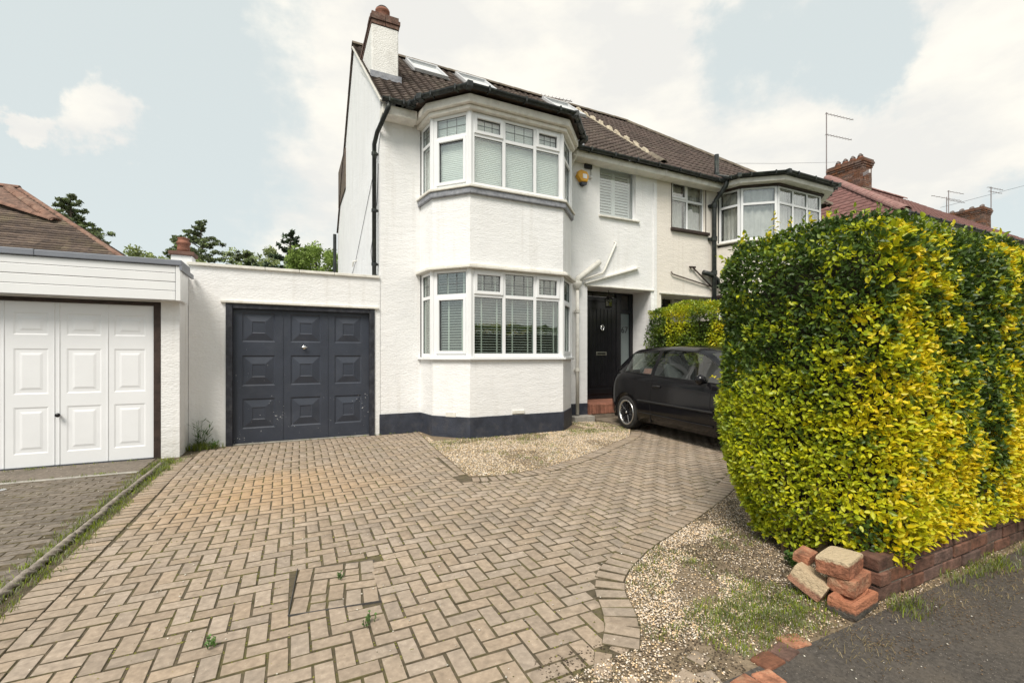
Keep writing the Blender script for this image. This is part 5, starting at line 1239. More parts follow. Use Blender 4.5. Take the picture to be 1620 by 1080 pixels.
def conifer(x, y, h, r, label, seed, n=9000, m=CONIFER, ragged=.35, size=.16, z0=.18):
    t = thing('conifer_tree', label, 'tree', (x, y, 0)); rg = random.Random(seed)
    MB().tube([(x, y, 0), (x, y, h * .5), (x, y, h * .98)], .16, 7, r1=.02).build('trunk', DBARK, t)
    cs_ = []; br = MB(); z = h * z0
    while z < h * .99:
        f_ = (1 - z / h) ** .8; k = max(3, int(7 * f_) + 2)
        for i in range(k):
            a = rg.uniform(0, 6.28); L_ = r * f_ * rg.uniform(1 - ragged, 1.1)
            for q_ in (.35, .65, .95): cs_.append((x + math.cos(a) * L_ * q_, y + math.sin(a) * L_ * q_, z + L_ * q_ * .25 + rg.uniform(-.1, .1), .10 + .20 * f_ * r / 2.5 * (1.2 - q_ * .6)))
            br.tube([(x, y, z - .1), (x + math.cos(a) * L_, y + math.sin(a) * L_, z + L_ * .25)], .03, 4, r1=.008)
        z += h * .035
    br.build('branches', DBARK, t)
    leafcloud('crown', cs_, n, size, m, t, seed, flat=.55); return t
def broadleaf(x, y, h, r, label, seed, n, m, size=.10, loose=False):
    t = thing('broadleaf_tree', label, 'tree', (x, y, 0)); rg = random.Random(seed); cs_ = []
    tr = MB().tube([(x, y, 0), (x + .1, y, h * .5)], .14, 7, r1=.08)
    for k in range(70):
        a = rg.uniform(0, 6.28); rr = r * math.sqrt(rg.random()); zz = h * (1 - .45 * rg.random() ** 1.4) - .3 - rr * .3
        c = (x + rr * math.cos(a), y + rr * math.sin(a), zz); cs_.append((*c, rg.uniform(.22, .55) * r / 2 * (.6 if loose else 1)))
        tr.tube([(x + .05, y, h * .4), (x + rr * .5 * math.cos(a), y + rr * .5 * math.sin(a), (h * .4 + zz) / 2 + .2), c], .04, 4, r1=.01)
    tr.build('trunk', DBARK, t); leafcloud('crown', cs_, n, size, m, t, seed); return t
def at_dir(px, top, d):
    k = (px - 810) / 720; return d * (SF + k * CF), d * (CF - k * SF), 1.3 + (562 - top) / 720 * d
def con(px, top, d, r, label, seed, n, **k): x, y, h = at_dir(px, top, d); conifer(x, y, h, r, label, seed, n, **k)
def brd(px, top, d, r, label, seed, n, m, size=.1, loose=False): x, y, h = at_dir(px, top, d); broadleaf(x, y, h, r, label, seed, n, m, size, loose)
con(112, 306, 19, 4.3, 'large spreading dark conifer rising behind the bungalow roof', 3, 34000, ragged=.6, size=.085, z0=.35)
con(318, 349, 22, 4.3, 'dense dark pointed conifer behind the small terracotta pot', 5, 26000, size=.08, ragged=.35, z0=.35)
con(280, 368, 23, 2.4, 'short narrow conifer just left of the terracotta pot', 15, 7000, size=.11, z0=.4)
con(387, 397, 22, 4.2, 'small rounded dark conifer on its own between the pot and the spruce', 6, 14000, size=.10, z0=.4)
con(459, 361, 24, 3.8, 'slim open spruce with a thin top left of the white gable', 7, 9000, m=mat('spruce_needles', (.09, .13, .07), .8, .4, 1.5, rnd=.4, trans=.15), ragged=.45, size=.11, z0=.4)
brd(238, 382, 21, 2.6, 'pale wispy tree left of the terracotta pot', 8, 9000, LEAFY, .085, True)
brd(460, 386, 30, 3.4, 'pale wispy tree standing round the slim spruce', 9, 9000, LEAFY, .10, True)
brd(508, 384, 22, 1.9, 'bright green leafy tree against the white gable', 10, 12000, LEAFY2, .085)
brd(-10, 288, 18, 1.2, 'pale tree top just showing over the bungalow ridge', 12, 5000, LEAFY, .09)

# ================================================================== HEDGES
def leaves(name, P, Nrm, tint, m, parent, seed, lsize=(.024, .042), kind='stuff', sharp=.5):
    rg = np.random.default_rng(seed); n = len(P)
    d = Nrm * rg.uniform(.1, .9, (n, 1)) + np.array([0, 0, .35]) + rg.normal(0, .55, (n, 3)); d /= np.linalg.norm(d, axis=1)[:, None]
    w = Nrm * .5 + np.array([0, 0, .6]) + rg.normal(0, .45, (n, 3)); s = np.cross(d, w); s /= np.linalg.norm(s, axis=1)[:, None]; u = np.cross(s, d)
    L_ = rg.uniform(lsize[0], lsize[1], (n, 1)); W = L_ * rg.uniform(.23, .30, (n, 1)); f_ = W * rg.uniform(.15, .6, (n, 1))
    c = -u * (L_ * .12)
    v = [P, P + d * L_ * .28 + s * W + u * f_, P + d * L_ * .66 + s * W * .85 + u * f_ * .8 + c * .5, P + d * L_ + c, P + d * L_ * .66 - s * W * .85 + u * f_ * .8 + c * .5, P + d * L_ * .28 - s * W + u * f_]
    V = np.stack(v, 1).reshape(-1, 3); b_ = (np.arange(n) * 6)[:, None]
    F = np.concatenate([b_ + np.array([[0, 1, 2, 3]]), b_ + np.array([[0, 3, 4, 5]])])
    return npmesh(name, V, F, m, parent, {'tint': np.repeat(np.clip(tint, 0, 1), 6)}, kind), V
H = dict(x0=2.80, x1=9.0, y0=1.31, y1=2.42, zt=2.06, rc=.27)
def hedge_surface(n, seed, H, xmax):
    """points on a rounded-corner box wall, by perimeter; returns P, N, perimeter coordinate"""
    rg = np.random.default_rng(seed); x0, y0, y1, zt, rc = H['x0'], H['y0'], H['y1'], H['zt'], H['rc']
    Ls = xmax - x0 - rc; Le = y1 - y0 - 2 * rc; arc = math.pi / 2 * rc
    # path: street face from xmax to x0+rc, arc, end face, arc, back face 
    back = 1.2
    tot = Ls + arc + Le + arc + back; topA = (xmax - x0) * (y1 - y0); sideA = tot * zt
    ns = int(n * sideA / (sideA + topA)); s = rg.uniform(0, tot, ns); P = np.zeros((ns, 2)); Nn = np.zeros((ns, 2))
    a = s < Ls; P[a] = np.stack([xmax - s[a], np.full(a.sum(), y0)], 1); Nn[a] = (0, -1)
    b = (s >= Ls) & (s < Ls + arc); t = (s[b] - Ls) / rc; P[b] = np.stack([x0 + rc - rc * np.sin(t), y0 + rc - rc * np.cos(t)], 1); Nn[b] = np.stack([-np.sin(t), -np.cos(t)], 1)
    c = (s >= Ls + arc) & (s < Ls + arc + Le); P[c] = np.stack([np.full(c.sum(), x0), y0 + rc + (s[c] - Ls - arc)], 1); Nn[c] = (-1, 0)
    d = (s >= Ls + arc + Le) & (s < tot - back); t = (s[d] - Ls - arc - Le) / rc; P[d] = np.stack([x0 + rc - rc * np.cos(t), y1 - rc + rc * np.sin(t)], 1); Nn[d] = np.stack([-np.cos(t), np.sin(t)], 1)
    e_ = s >= tot - back; P[e_] = np.stack([x0 + rc + (s[e_] - (tot - back)), np.full(e_.sum(), y1)], 1); Nn[e_] = (0, 1)
    z = rg.uniform(0, 1, ns)
    return P, Nn, s - Ls, z, tot
def fbm(P, sc_, o=0.0):
    return np.array([noise.noise(Vector((p[0] * sc_ + o, p[1] * sc_, p[2] * sc_))) for p in P])
def hedge_tint(P, s, rg, base_fn):
    p, gold = base_fn(P, s); sel = .5 + .62 * fbm(P, 8.5, 11) + .50 * fbm(P, 19, 3) + .22 * fbm(P, 3.2, 5) + rg.normal(0, .10, len(P))
    dark = .16 + .18 * fbm(P, 5, 2) + rg.normal(0, .07, len(P)); bright = .60 + gold + .12 * fbm(P, 6, 8) + rg.normal(0, .075, len(P))
    k = 1 / (1 + np.exp((sel - p) * 16)); return dark * (1 - k) + bright * k
hedge = thing('privet_hedge', 'tall clipped hedge of green and golden leaves above the low brick wall', 'hedge', (4.6, 1.9, 0))
def big_hedge():
    rg = np.random.default_rng(5); NL = 105000
    P2, N2, s, zf, tot = hedge_surface(NL, 6, H, 6.6)
    street = s < -.02
    zb = np.where(street, .20, .05 + .18 * np.exp(-((s - .40) / .15) ** 2) + .10 * np.exp(-((s - .1) / .15) ** 2))
    z = zb + (H['zt'] - zb) * zf
    # taper towards the bottom, bulge mid height, ragged relief
    inn = .17 * np.clip((.62 - z) / .5, 0, 1) ** 1.5 * np.where(street, .1, np.interp(s, [0, .5, .9, 1.3], [.1, .45, .9, 1.2])) + .09 * np.clip((z - (H['zt'] - .18)) / .18, 0, 1) ** 2.0
    inn += np.where((P2[:, 0] > 3.75) & street, .06 * np.exp(-((P2[:, 0] - 3.98) / .14) ** 2), 0)
    P = np.stack([P2[:, 0], P2[:, 1], z], 1); N3 = np.stack([N2[:, 0], N2[:, 1], np.zeros(len(z))], 1)
    rel = .05 * fbm(P, 1.7, 3) + .035 * fbm(P, 5, 8)
    depth = rg.exponential(.035, len(z)) - .02
    inn = inn - np.where(street, .02 * np.clip((.55 - z) / .4, 0, 1), 0)
    P = P - N3 * (inn - rel + np.clip(depth, -.04, .14))[:, None]
    # top
    nt_ = 15000; xt = rg.uniform(H['x0'] + .05, 6.6, nt_); yt = rg.uniform(H['y0'] + .05, H['y1'] - .05, nt_)
    T = np.stack([xt, yt, np.full(nt_, H['zt'])], 1); T[:, 2] += .03 + .05 * fbm(T, 3, 2) - rg.exponential(.03, nt_) + .015 * rg.random(nt_)
    keep = ~(((xt < H['x0'] + H['rc']) & (yt < H['y0'] + H['rc']) & (np.hypot(xt - H['x0'] - H['rc'], yt - H['y0'] - H['rc']) > H['rc'] - .04)) | ((xt < H['x0'] + H['rc']) & (yt > H['y1'] - H['rc']) & (np.hypot(xt - H['x0'] - H['rc'], yt - H['y1'] + H['rc']) > H['rc'] - .04)))
    T = T[keep]; NT = np.tile(np.array([[0, 0, 1.0]]), (len(T), 1))
    arc = math.pi / 2 * H['rc']
    def base_fn(P, s):
        z = P[:, 2]
        # s<0 street face, 0..arc near corner, beyond: end face towards the back
        line = np.interp(s, [-2.6, -1.6, -1.25, -1.05, -.85, -.6, -.3, -.1, .3, .6, .9, 1.3, 2.2], [1.0, 1.1, .9, .55, .6, 1.0, 1.25, 1.5, 1.42, 1.30, 1.22, 1.20, 1.18])
        line = line + .30 * fbm(P, 2.2, 31)
        hi_ = np.interp(s, [-2.6, -1.6, -1.3, -1.1, -.8, -.5, -.2, .0, .25, .5, .9, 2.2], [.42, .52, .54, .16, .16, .36, .60, .62, .34, .20, .15, .15])
        p = hi_ + (.86 - hi_) / (1 + np.exp(-(line - z) * 9))
        p = p + .22 * np.exp(-((z - 2.0) / .07) ** 2)
        gold = np.interp(s, [-2.6, -.5, .1, .5, 1.5], [.34, .32, .28, .12, .05])
        return p, gold
    tint = hedge_tint(P, s, rg, base_fn)
    sT = np.interp(T[:, 0], [2.8, 3.2, 6], [.6, 0, -2.5]); tT = .38 + .36 * fbm(T, 4, 4) + .3 * fbm(T, 1.8, 9) + rg.normal(0, .1, len(T))
    Pa, Na, Ta = np.concatenate([P, T]), np.concatenate([N3, NT]), np.concatenate([tint, tT])
    # shoots standing proud of the top and faces
    SP, SN, ST = [], [], []
    for k in range(420):
        if k < 300:
            x = rg.uniform(2.9, 5.6); y = rg.uniform(1.42, 2.35); b0 = np.array([x, y, H['zt'] + .0]); dr = np.array([rg.normal(0, .25), rg.normal(0, .25), 1.0]); h_ = abs(rg.normal(.06, .05)) + .03
            if np.hypot(min(0, x - 3.07), min(0, y - 1.58)) > .26: continue
        else:
            i = rg.integers(len(P)); b0 = P[i]; dr = N3[i] + np.array([0, 0, .7]); h_ = rg.uniform(.04, .09)
        dr = dr / np.linalg.norm(dr); tt = rg.choice([.45, .62, .9], p=[.4, .3, .3])
        for q_ in range(int(h_ / .014) + 2):
            SP.append(b0 + dr * (q_ * .014)); sd_ = rg.normal(0, 1, 3); SN.append(sd_ / np.linalg.norm(sd_) * .7 + dr * .6); ST.append(tt + rg.normal(0, .05))
    for (x, y, h_, tt) in ((3.27, 1.62, .19, .60), (3.02, 1.95, .15, .98), (2.92, 2.2, .14, .5), (3.62, 1.55, .12, .5), (4.15, 1.5, .12, .55)):
        for q_ in range(int(h_ / .016)):
            for sg in (-1, 1):
                SP.append(np.array([x, y, H['zt'] + q_ * .016])); a = q_ * 1.57; SN.append(np.array([sg * math.cos(a), sg * math.sin(a), .5])); ST.append(tt)
    Pa = np.concatenate([Pa, np.array(SP)]); Na = np.concatenate([Na, np.array(SN)]); Ta = np.concatenate([Ta, np.array(ST)])
    # the 300 leaves nearest the lens are leaves of their own
    dd = SF * Pa[:, 0] + CF * Pa[:, 1]; lat = CF * Pa[:, 0] - SF * Pa[:, 1]; pz = 562 - 720 * (Pa[:, 2] - 1.3) / dd
    front = (Pa[:, 1] < 1.9) | (Pa[:, 0] < 3.0)
    order = np.argsort(np.where((np.abs(lat / dd) < 1.125) & (pz > 0) & (pz < 1080) & front, dd, 99))
    sel = order[:300]; mask = np.ones(len(Pa), bool); mask[sel] = False
    leaves('foliage', Pa[mask], Na[mask], Ta[mask], LEAF, hedge, 21)
    # single leaves share three leaf meshes
    def leafmesh(k):
        rr = random.Random(k); L_, W, f_ = .044 + .003 * k, .0115 + .0008 * k, .004
        v = [(0, 0, 0), (L_ * .28, W, f_), (L_ * .66, W * .85, f_ * .8), (L_, 0, -.003), (L_ * .66, -W * .85, f_ * .8), (L_ * .28, -W, f_)]
        me = bpy.data.meshes.new('leaf'); me.from_pydata(v, [], [(0, 1, 2, 3), (0, 3, 4, 5)]); me.materials.append(LEAF); return me
    lm = [leafmesh(k) for k in range(3)]; o0 = origin_of(hedge)
    for i in sel:
        n_ = Vector(Na[i]); d = (n_ * rg.uniform(.2, .9) + Vector((0, 0, .35)) + Vector(rg.normal(0, .5, 3))).normalized(); w = (n_ * .5 + Vector((0, 0, .6)) + Vector(rg.normal(0, .4, 3)))
        s_ = d.cross(w).normalized(); u_ = s_.cross(d); M = Matrix((d, s_, u_)).transposed().to_4x4()
        if u_.dot(w) < 0: M = Matrix((d, -s_, -u_)).transposed().to_4x4()
        o = bpy.data.objects.new('leaf', lm[i % 3]); COL.objects.link(o); o.parent = hedge; o.matrix_local = Matrix.Translation(Vector(Pa[i]) - o0) @ M
        t = float(np.clip(Ta[i], 0, 1)); o.color = (1 - t, 1 - t, 1 - t, 1)
big_hedge()
# far part of the hedge, coarser
def far_hedge():
    rg = np.random.default_rng(15); n = 14000
    x = rg.uniform(6.4, 12, n); f_ = rg.random(n) < .7; y = np.where(f_, 1.40, rg.uniform(1.4, 2.5, n)); z = np.where(f_, rg.uniform(.2, 2.08, n), 2.08)
    P = np.stack([x, y, z], 1); Nn = np.where(f_[:, None], np.array([[0, -1., 0]]), np.array([[0, 0, 1.]])); P -= Nn * (rg.exponential(.04, n)[:, None]) - .04 * fbm(P, 2)[:, None] * Nn
    leaves('foliage', P, Nn, .45 + .4 * fbm(P, 1.5) + .3 * fbm(P, 5) - .1 * (z - 1), LEAF, hedge, 22, (.04, .06))
far_hedge()
cm = MB(); c0 = [(H['x0'] + .18, H['y0'] + .30), (H['x0'] + .30, H['y0'] + .17), (12, H['y0'] + .15), (12, H['y1'] - .15), (H['x0'] + .42, H['y1'] - .15), (H['x0'] + .20, H['y1'] - .35)]
cm.prism(c0, .35, H['zt'] - .16); cm.build('twig_core', TWIG, hedge)
stm = [(2.97, 1.55, .012), (2.98, 1.72, .022), (3.03, 1.60, .012), (3.10, 1.66, .014), (3.16, 1.56, .010), (3.22, 1.62, .015), (3.08, 1.85, .018), (2.96, 1.95, .014), (3.3, 1.7, .02), (3.5, 1.7, .02), (3.75, 1.72, .018)]
for (x, y, r0) in stm:
    MB().tube([(x - .02, y - .02, -.02), (x, y, .25), (x + .04, y + .03, .7)], r0 * 1.5, 8, r1=r0).build('stem', BARK, hedge, smooth=True)
weedplant('broadleaf_weed', 2.78, 1.78, .11, 7, 'round leaved green weed under the left end of the tall hedge', w=.028)
# party hedge by the car
ph = thing('privet_hedge', 'small golden green hedge between the parked car and the porch of the cream house', 'hedge', (7.3, 5.4, 0))
def party():
    rg = np.random.default_rng(31); n = 44000; x0, x1, y0, y1, zt = 6.93, 7.75, 3.2, 7.62, 2.26
    f_ = rg.random(n); P = np.zeros((n, 3)); Nn = np.zeros((n, 3))
    a = f_ < .62; P[a] = np.stack([np.full(a.sum(), x0), rg.uniform(y0, y1, a.sum()), rg.uniform(.15, zt, a.sum())], 1); Nn[a] = (-1, 0, 0)
    b = (f_ >= .62) & (f_ < .85); P[b] = np.stack([rg.uniform(x0, x1, b.sum()), rg.uniform(y0, y1, b.sum()), np.full(b.sum(), zt)], 1); Nn[b] = (0, 0, 1)
    c = f_ >= .85; P[c] = np.stack([rg.uniform(x0, x1, c.sum()), np.full(c.sum(), y0), rg.uniform(.15, zt, c.sum())], 1); Nn[c] = (0, -1, 0)
    k = rg.normal(0, 1, n); P -= Nn * (rg.exponential(.05, n) - .03)[:, None]; P += Nn * (.10 * fbm(P, 1.6, 4) + .06 * fbm(P, 4, 1))[:, None]
    P[:, 2] -= .10 * np.clip(6.5 - P[:, 1], 0, 3) * (P[:, 2] / zt) * .3
    t = .50 + .5 * fbm(P, 1.3, 20) + .35 * fbm(P, 4, 7) + .10 * (P[:, 2] > 2.05) + rg.normal(0, .08, n) - .3 * (P[:, 1] > 7.0) * (P[:, 2] < 2.1)
    leaves('foliage', P, Nn, t, LEAF, ph, 32, (.035, .055))
    MB().box(x0 + .16, x1 - .1, y0 + .16, y1 - .05, .2, zt - .30).build('twig_core', TWIG, ph)
    for yy in (3.8, 4.6, 5.4, 6.2, 7.0): MB().tube([(7.3, yy, -.05), (7.32, yy, .6)], .03, 6).build('stem', BARK, ph)
party()

# across the road, seen only as reflections in the window panes
oh = thing('clipped_hedge', 'low golden hedge across the road, mirrored in the ground floor bay panes', 'hedge', (2, -11, 0))
def opposite():
    rg = np.random.default_rng(77); n = 26000; P = np.stack([rg.uniform(-12, 16, n), np.where(rg.random(n) < .7, -10.5, rg.uniform(-11.3, -10.5, n)), rg.uniform(0, 1, n)], 1)
    top = P[:, 1] < -10.5; P[:, 2] = np.where(top, 1.55, P[:, 2] * 1.55); Nn = np.where(top[:, None], np.array([[0, 0, 1.]]), np.array([[0, 1., 0]])); P += Nn * (.1 * fbm(P, 1.2) + rg.normal(0, .03, n))[:, None]
    leaves('foliage', P, Nn, .6 + .25 * fbm(P, 2) + .15 * (P[:, 2] > 1.2), LEAF, oh, 78, (.07, .11)); MB().box(-12, 16, -11.2, -10.62, 0, 1.45).build('twig_core', TWIG, oh)
opposite()
broadleaf(-4, -17, 7.5, 3.2, 'leafy street tree across the road left of its twin, seen in window reflections', 41, 7000, LEAFY2, .2)
broadleaf(5, -18, 8.5, 3.6, 'taller leafy street tree across the road, seen in window reflections', 42, 8000, LEAFY2, .2)
# ================================================================== LOW WALL, BRICKS, KERB
lw = thing('garden_wall', 'low dark red brick wall under the tall hedge along the pavement', 'wall', (4.5, 1.37, 0))
for c in range(3):
    x = 2.79; first = True
    while x < 7.6:
        l = .222 if not (first and c == 1) else .105
        MB().box(x, x + l, 1.315 + random.gauss(0, .003), 1.42, .002 + c * .077, .068 + c * .077).build('brick', WALLBRICK, lw, bevel=.005); x += l + .011; first = False
MB().box(2.81, 7.6, 1.327, 1.412, -.03, .214).build('mortar', mat('wall_mortar', (.24, .21, .17), .95, .2, 20, .8, 60), lw)
def mortar_top(name, col, pale, lo, hi):
    m = mat(name, col, .9, .3, 16, 1, 50, dirt=(.14, .08, .06), dscale=9, damt=.6, bdist=.015); nt, l, p = nodes_of(m)
    t_ = N(nt, 'ShaderNodeTexCoord'); sz = N(nt, 'ShaderNodeSeparateXYZ'); l(t_.outputs['Generated'], sz.inputs[0])
    nz_ = N(nt, 'ShaderNodeTexNoise', inp={'Scale': 5, 'Detail': 6, 'Roughness': .7}); l(t_.outputs['Generated'], nz_.inputs['Vector'])
    ad = N(nt, 'ShaderNodeMath', operation='MULTIPLY_ADD', inp={1: .55}); l(nz_.outputs[0], ad.inputs[0]); l(sz.outputs[2], ad.inputs[2])
    mr = N(nt, 'ShaderNodeMapRange', inp={'From Min': lo, 'From Max': hi}); l(ad.outputs[0], mr.inputs['Value'])
    src = p.inputs['Base Color'].links[0].from_socket; mm = N(nt, 'ShaderNodeMixRGB', inp={'Color2': (*pale, 1)}); l(mr.outputs[0], mm.inputs['Fac']); l(src, mm.inputs['Color1']); l(mm.outputs[0], p.inputs['Base Color']); return m
TOPB = mortar_top('mortar_topped_brick', (.36, .15, .085), (.52, .41, .27), 1.02, 1.14)
LEANB = mortar_top('mortar_faced_brick', (.34, .17, .11), (.52, .40, .26), .55, .72)
FROGB = mortar_top('dirty_orange_brick', (.10, .09, .075), (.40, .165, .09), .62, .82)
def rough_brick(name, label, c, size, rot, m, seed, group='loose bricks at the end of the low wall', frog=False):
    mb = MB(); rg_ = random.Random(seed); lx, ly, lz = size; nx, ny, nz_ = 6, 4, 3
    import bmesh
    bm = bmesh.new(); bmesh.ops.create_cube(bm, size=1.0); bmesh.ops.subdivide_edges(bm, edges=bm.edges, cuts=5, use_grid_fill=True)
    for v in bm.verts:
        p = v.co.copy(); e_ = sum(abs(abs(t) - .5) < 1e-4 for t in p)
        sh = 1 - .012 * max(0, e_ - 1) - .02 * (e_ == 3)
        off = noise.noise(p * 3.1 + Vector((seed, 0, 0))) * .05 + noise.noise(p * 7 + Vector((0, seed, 0))) * .03
        q_ = p * (sh + off * .5)
        v.co = Vector((q_.x * lx, q_.y * ly, q_.z * lz))
        if frog and p.z > .49 and abs(p.x) < .36 and abs(p.y) < .32: v.co.z -= .022
    me = bpy.data.meshes.new(name); bm.to_mesh(me); bm.free(); me.materials.append(m)
    o = bpy.data.objects.new(name, me); COL.objects.link(o); o.location = c; o.rotation_euler = rot
    return tag(o, label, 'brick', group)
rough_brick('loose_brick', 'bottom loose brick with its hollow frog facing up, beside the pavement', (2.60, 1.345, .036), (.26, .125, .08), (0, 0, .10), FROGB, 1, frog=True)
rough_brick('loose_brick', 'orange loose brick in the middle of the small pile', (2.655, 1.39, .114), (.235, .12, .078), (0.02, 0, .16), LOOSEB, 2)
rough_brick('loose_brick', 'top loose brick of the pile, its upper face covered with pale mortar', (2.64, 1.43, .194), (.24, .15, .085), (-.03, .03, .22), TOPB, 3)
rough_brick('loose_brick', 'pale mortar crusted brick leaning against the left of the pile', (2.535, 1.52, .075), (.12, .17, .10), (R(26), R(8), .25), LEANB, 4)
rough_brick('brick_fragment', 'small broken piece of brick balanced on the pale leaning brick', (2.62, 1.60, .165), (.12, .08, .05), (.15, -.1, .15), LOOSEB, 5)
ke = thing('brick_edging', 'broken line of red edging bricks sunk between grass and asphalt', 'edging', (1.85, 1.26, 0))
for (x, y, l, r, m) in ((1.62, 1.215, .11, .12, LOOSEB), (1.73, 1.20, .10, -.1, LOOSEB), (1.83, 1.275, .12, .05, WALLBRICK), (1.95, 1.285, .11, .15, WALLBRICK), (2.06, 1.31, .12, -.15, LOOSEB), (1.50, 1.18, .1, .3, LOOSEB)):
    MB().obox((x, y, -.033), (math.cos(r), math.sin(r), 0), (-math.sin(r), math.cos(r), 0), (0, 0, 1), l / 2, .045, .038).build('brick', m, ke, bevel=.008)

# ================================================================== CAR
def build_car():
    fx, fy = -.10, -.995; rz = math.atan2(fy, fx)
    t = thing('parked_car', 'black three door hatchback parked with its tail towards the front door', 'car', (6.20, 6.93, 0), rz=rz)
    dx = .03; n = int(3.9 / dx); X = [i * dx for i in range(n + 1)]
    ip = lambda x, tb: float(np.interp(x, [a for a, _ in tb], [b for _, b in tb]))
    def sm(x, tb, w=.09): return sum(ip(x + o, tb) for o in (-w, -w / 2, 0, w / 2, w)) / 5
    TOP = [(0, .66), (.03, .90), (.09, 1.00), (.28, 1.20), (.46, 1.385), (.60, 1.425), (1.0, 1.45), (1.6, 1.46), (2.1, 1.425), (2.3, 1.37), (2.95, 1.0), (3.4, .91), (3.7, .80), (3.86, .66), (3.9, .5)]
    WID = [(0, .66), (.05, .73), (.15, .775), (.35, .80), (.9, .82), (2.6, .82), (3.3, .80), (3.7, .72), (3.9, .58)]
    BELT = [(0, .64), (.05, .84), (.16, .95), (.4, .985), (1.0, .96), (1.6, .93), (2.6, .885), (3.0, .86), (3.4, .80), (3.7, .70), (3.9, .48)]
    wc = (.62, 3.08); RA = .335; ZW = .295
    def bottom(x):
        z = .20 if .3 < x < 3.5 else .22 + .08 * max(0, (.3 - x) / .3, (x - 3.5) / .4)
        for c in wc:
            if abs(x - c) < RA: z = max(z, ZW + math.sqrt(RA * RA - (x - c) ** 2))
        return z
    G_ = []
    for x in X:
        top, w, bl_, zb = sm(x, TOP, .05), sm(x, WID), min(sm(x, BELT), sm(x, TOP, .05) - .02), bottom(x)
        gh = max(0, top - bl_)                # greenhouse height
        k = min(1, gh / .42); wt = w - .05 - .20 * k      # width at cant rail
        zh = top - .075 * k                     # window top
        wl = bl_ + .035 * min(1, k * 2)          # window bottom
        pts = [(w - .10, min(zb, .24)), (w - .015, zb), (w, max(zb + .012, .42)), (w + .004, max(zb + .024, .56)), (w, max(zb + .036, .70)), (w - .012, max(zb + .05, (.70 + bl_) / 2)), (w - .035, bl_ - .012), (w - .05, bl_)]
        f_ = lambda z: (w - .05) - (w - .05 - wt) * (max(0, (z - bl_)) / max(.05, zh - bl_)) ** 1.15
        pts += [(f_(wl), wl), (f_(zh), zh), (wt - .045 * k - .02, top - .02 * k - .004), (wt * .55, top - .003), (0, top + .004)]
        # clamp monotone
        G_.append(pts)
    m_ = len(G_[0])
    def zwin(x):   # side window limits in x: quarter and door
        return None
    glassQ, glassD, glassR, glassW = [], [], [], []
    def isglass(i, j):
        x = X[i] + dx / 2; top = sm(x, TOP, .05)
        if j == 8:
            if .52 < x < 1.26: return 'q'
            if 1.36 < x < 2.70: return 'd'
        if j in (9, 10, 11):
            if j >= 10 and .12 < x < .43: return 'r'
            if j >= 10 and 2.33 < x < 2.93: return 'w'
        return None
    sets = {}
    for side in (-1, 1):
        for i in range(n):
            for j in range(m_ - 1):
                key = isglass(i, j) or 'body'
                if key in ('q', 'd'): key += '-' if side < 0 else '+'
                # tail lamp
                if j in (5, 6, 7) and i < 5 and key == 'body': key = 'lamp' + ('-' if side < 0 else '+')
                a = [(X[i], side * G_[i][j][0], G_[i][j][1]), (X[i + 1], side * G_[i + 1][j][0], G_[i + 1][j][1]), (X[i + 1], side * G_[i + 1][j + 1][0], G_[i + 1][j + 1][1]), (X[i], side * G_[i][j + 1][0], G_[i][j + 1][1])]
                if side > 0: a = a[::-1]
                sets.setdefault(key, MB()).quad(*a)
    # end caps
    for i in (0, n):
        L_ = [(X[i], -y, z) for y, z in G_[i]] + [(X[i], y, z) for y, z in G_[i]][::-1]
        sets['body'].add(L_, [tuple(range(len(L_)))])
    import bmesh
    def bl2(key, name, m, thick=0):
        mb = sets[key]; me = bpy.data.meshes.new(name); me.from_pydata(mb.v, [], mb.f); me.materials.append(m)
        b = bmesh.new(); b.from_mesh(me); bmesh.ops.remove_doubles(b, verts=b.verts, dist=.0008); bmesh.ops.recalc_face_normals(b, faces=b.faces); b.to_mesh(me); b.free()
        me.polygons.foreach_set('use_smooth', [True] * len(me.polygons)); o = bpy.data.objects.new(name, me); COL.objects.link(o); o.parent = t; return o
    body = bl2('body', 'body', CARP)
    # underside, dark inner
    MB().box(.1, 3.8, -.70, .70, .17, .23).build('underbody', CARPL, t, local=True)
    for c in wc:
        for s_ in (-1, 1):
            wb = MB()
            k = 14; pts = []
            for q_ in range(k + 1):
                a = math.pi * q_ / k; pts.append((c + (RA + .002) * math.cos(a), ZW + (RA + .002) * math.sin(a)))
            for q_ in range(k):
                (xa, za), (xb, zb2) = pts[q_], pts[q_ + 1]; wb.quad((xa, s_ * .80, za), (xb, s_ * .80, zb2), (xb, s_ * .50, zb2), (xa, s_ * .50, za))
            wb.quad((c - RA, s_ * .52, .17), (c + RA, s_ * .52, .17), (c + RA, s_ * .52, .66), (c - RA, s_ * .52, .66))
            wb.build('wheel_arch', CARPL, t, local=True)
    for key, nm in (('q-', 'quarter_window'), ('q+', 'quarter_window'), ('d-', 'door_window'), ('d+', 'door_window'), ('r', 'rear_window'), ('w', 'windscreen')): bl2(key, nm, CARGLASS)
    for key in ('lamp-', 'lamp+'): bl2(key, 'tail_lamp', REDL)
    # window seals on the visible side
    Yb = lambda x, j: (G_[min(n, int(round(x / dx)))][j])
    for s_ in (-1, 1):
        for (xa, xb) in ((.54, 1.26), (1.38, 2.70)):
            ks = range(int(round(xa / dx)), int(round(xb / dx)) + 1)
            MB().tube([(X[k], s_ * (G_[k][8][0] + .002), G_[k][8][1]) for k in ks], .008, 5).tube([(X[k], s_ * (G_[k][9][0] + .002), G_[k][9][1]) for k in ks], .008, 5).build('window_seal', CARPL, t, local=True)
        # rubbing strip, sill step, door shut lines
        ks = range(int(1.0 / dx), int(2.7 / dx)); MB().tube([(X[k], s_ * (G_[k][3][0] + .002), .545 - (X[k] - 1) * .012) for k in ks], .017, 6).build('rubbing_strip', CARPL, t, local=True)
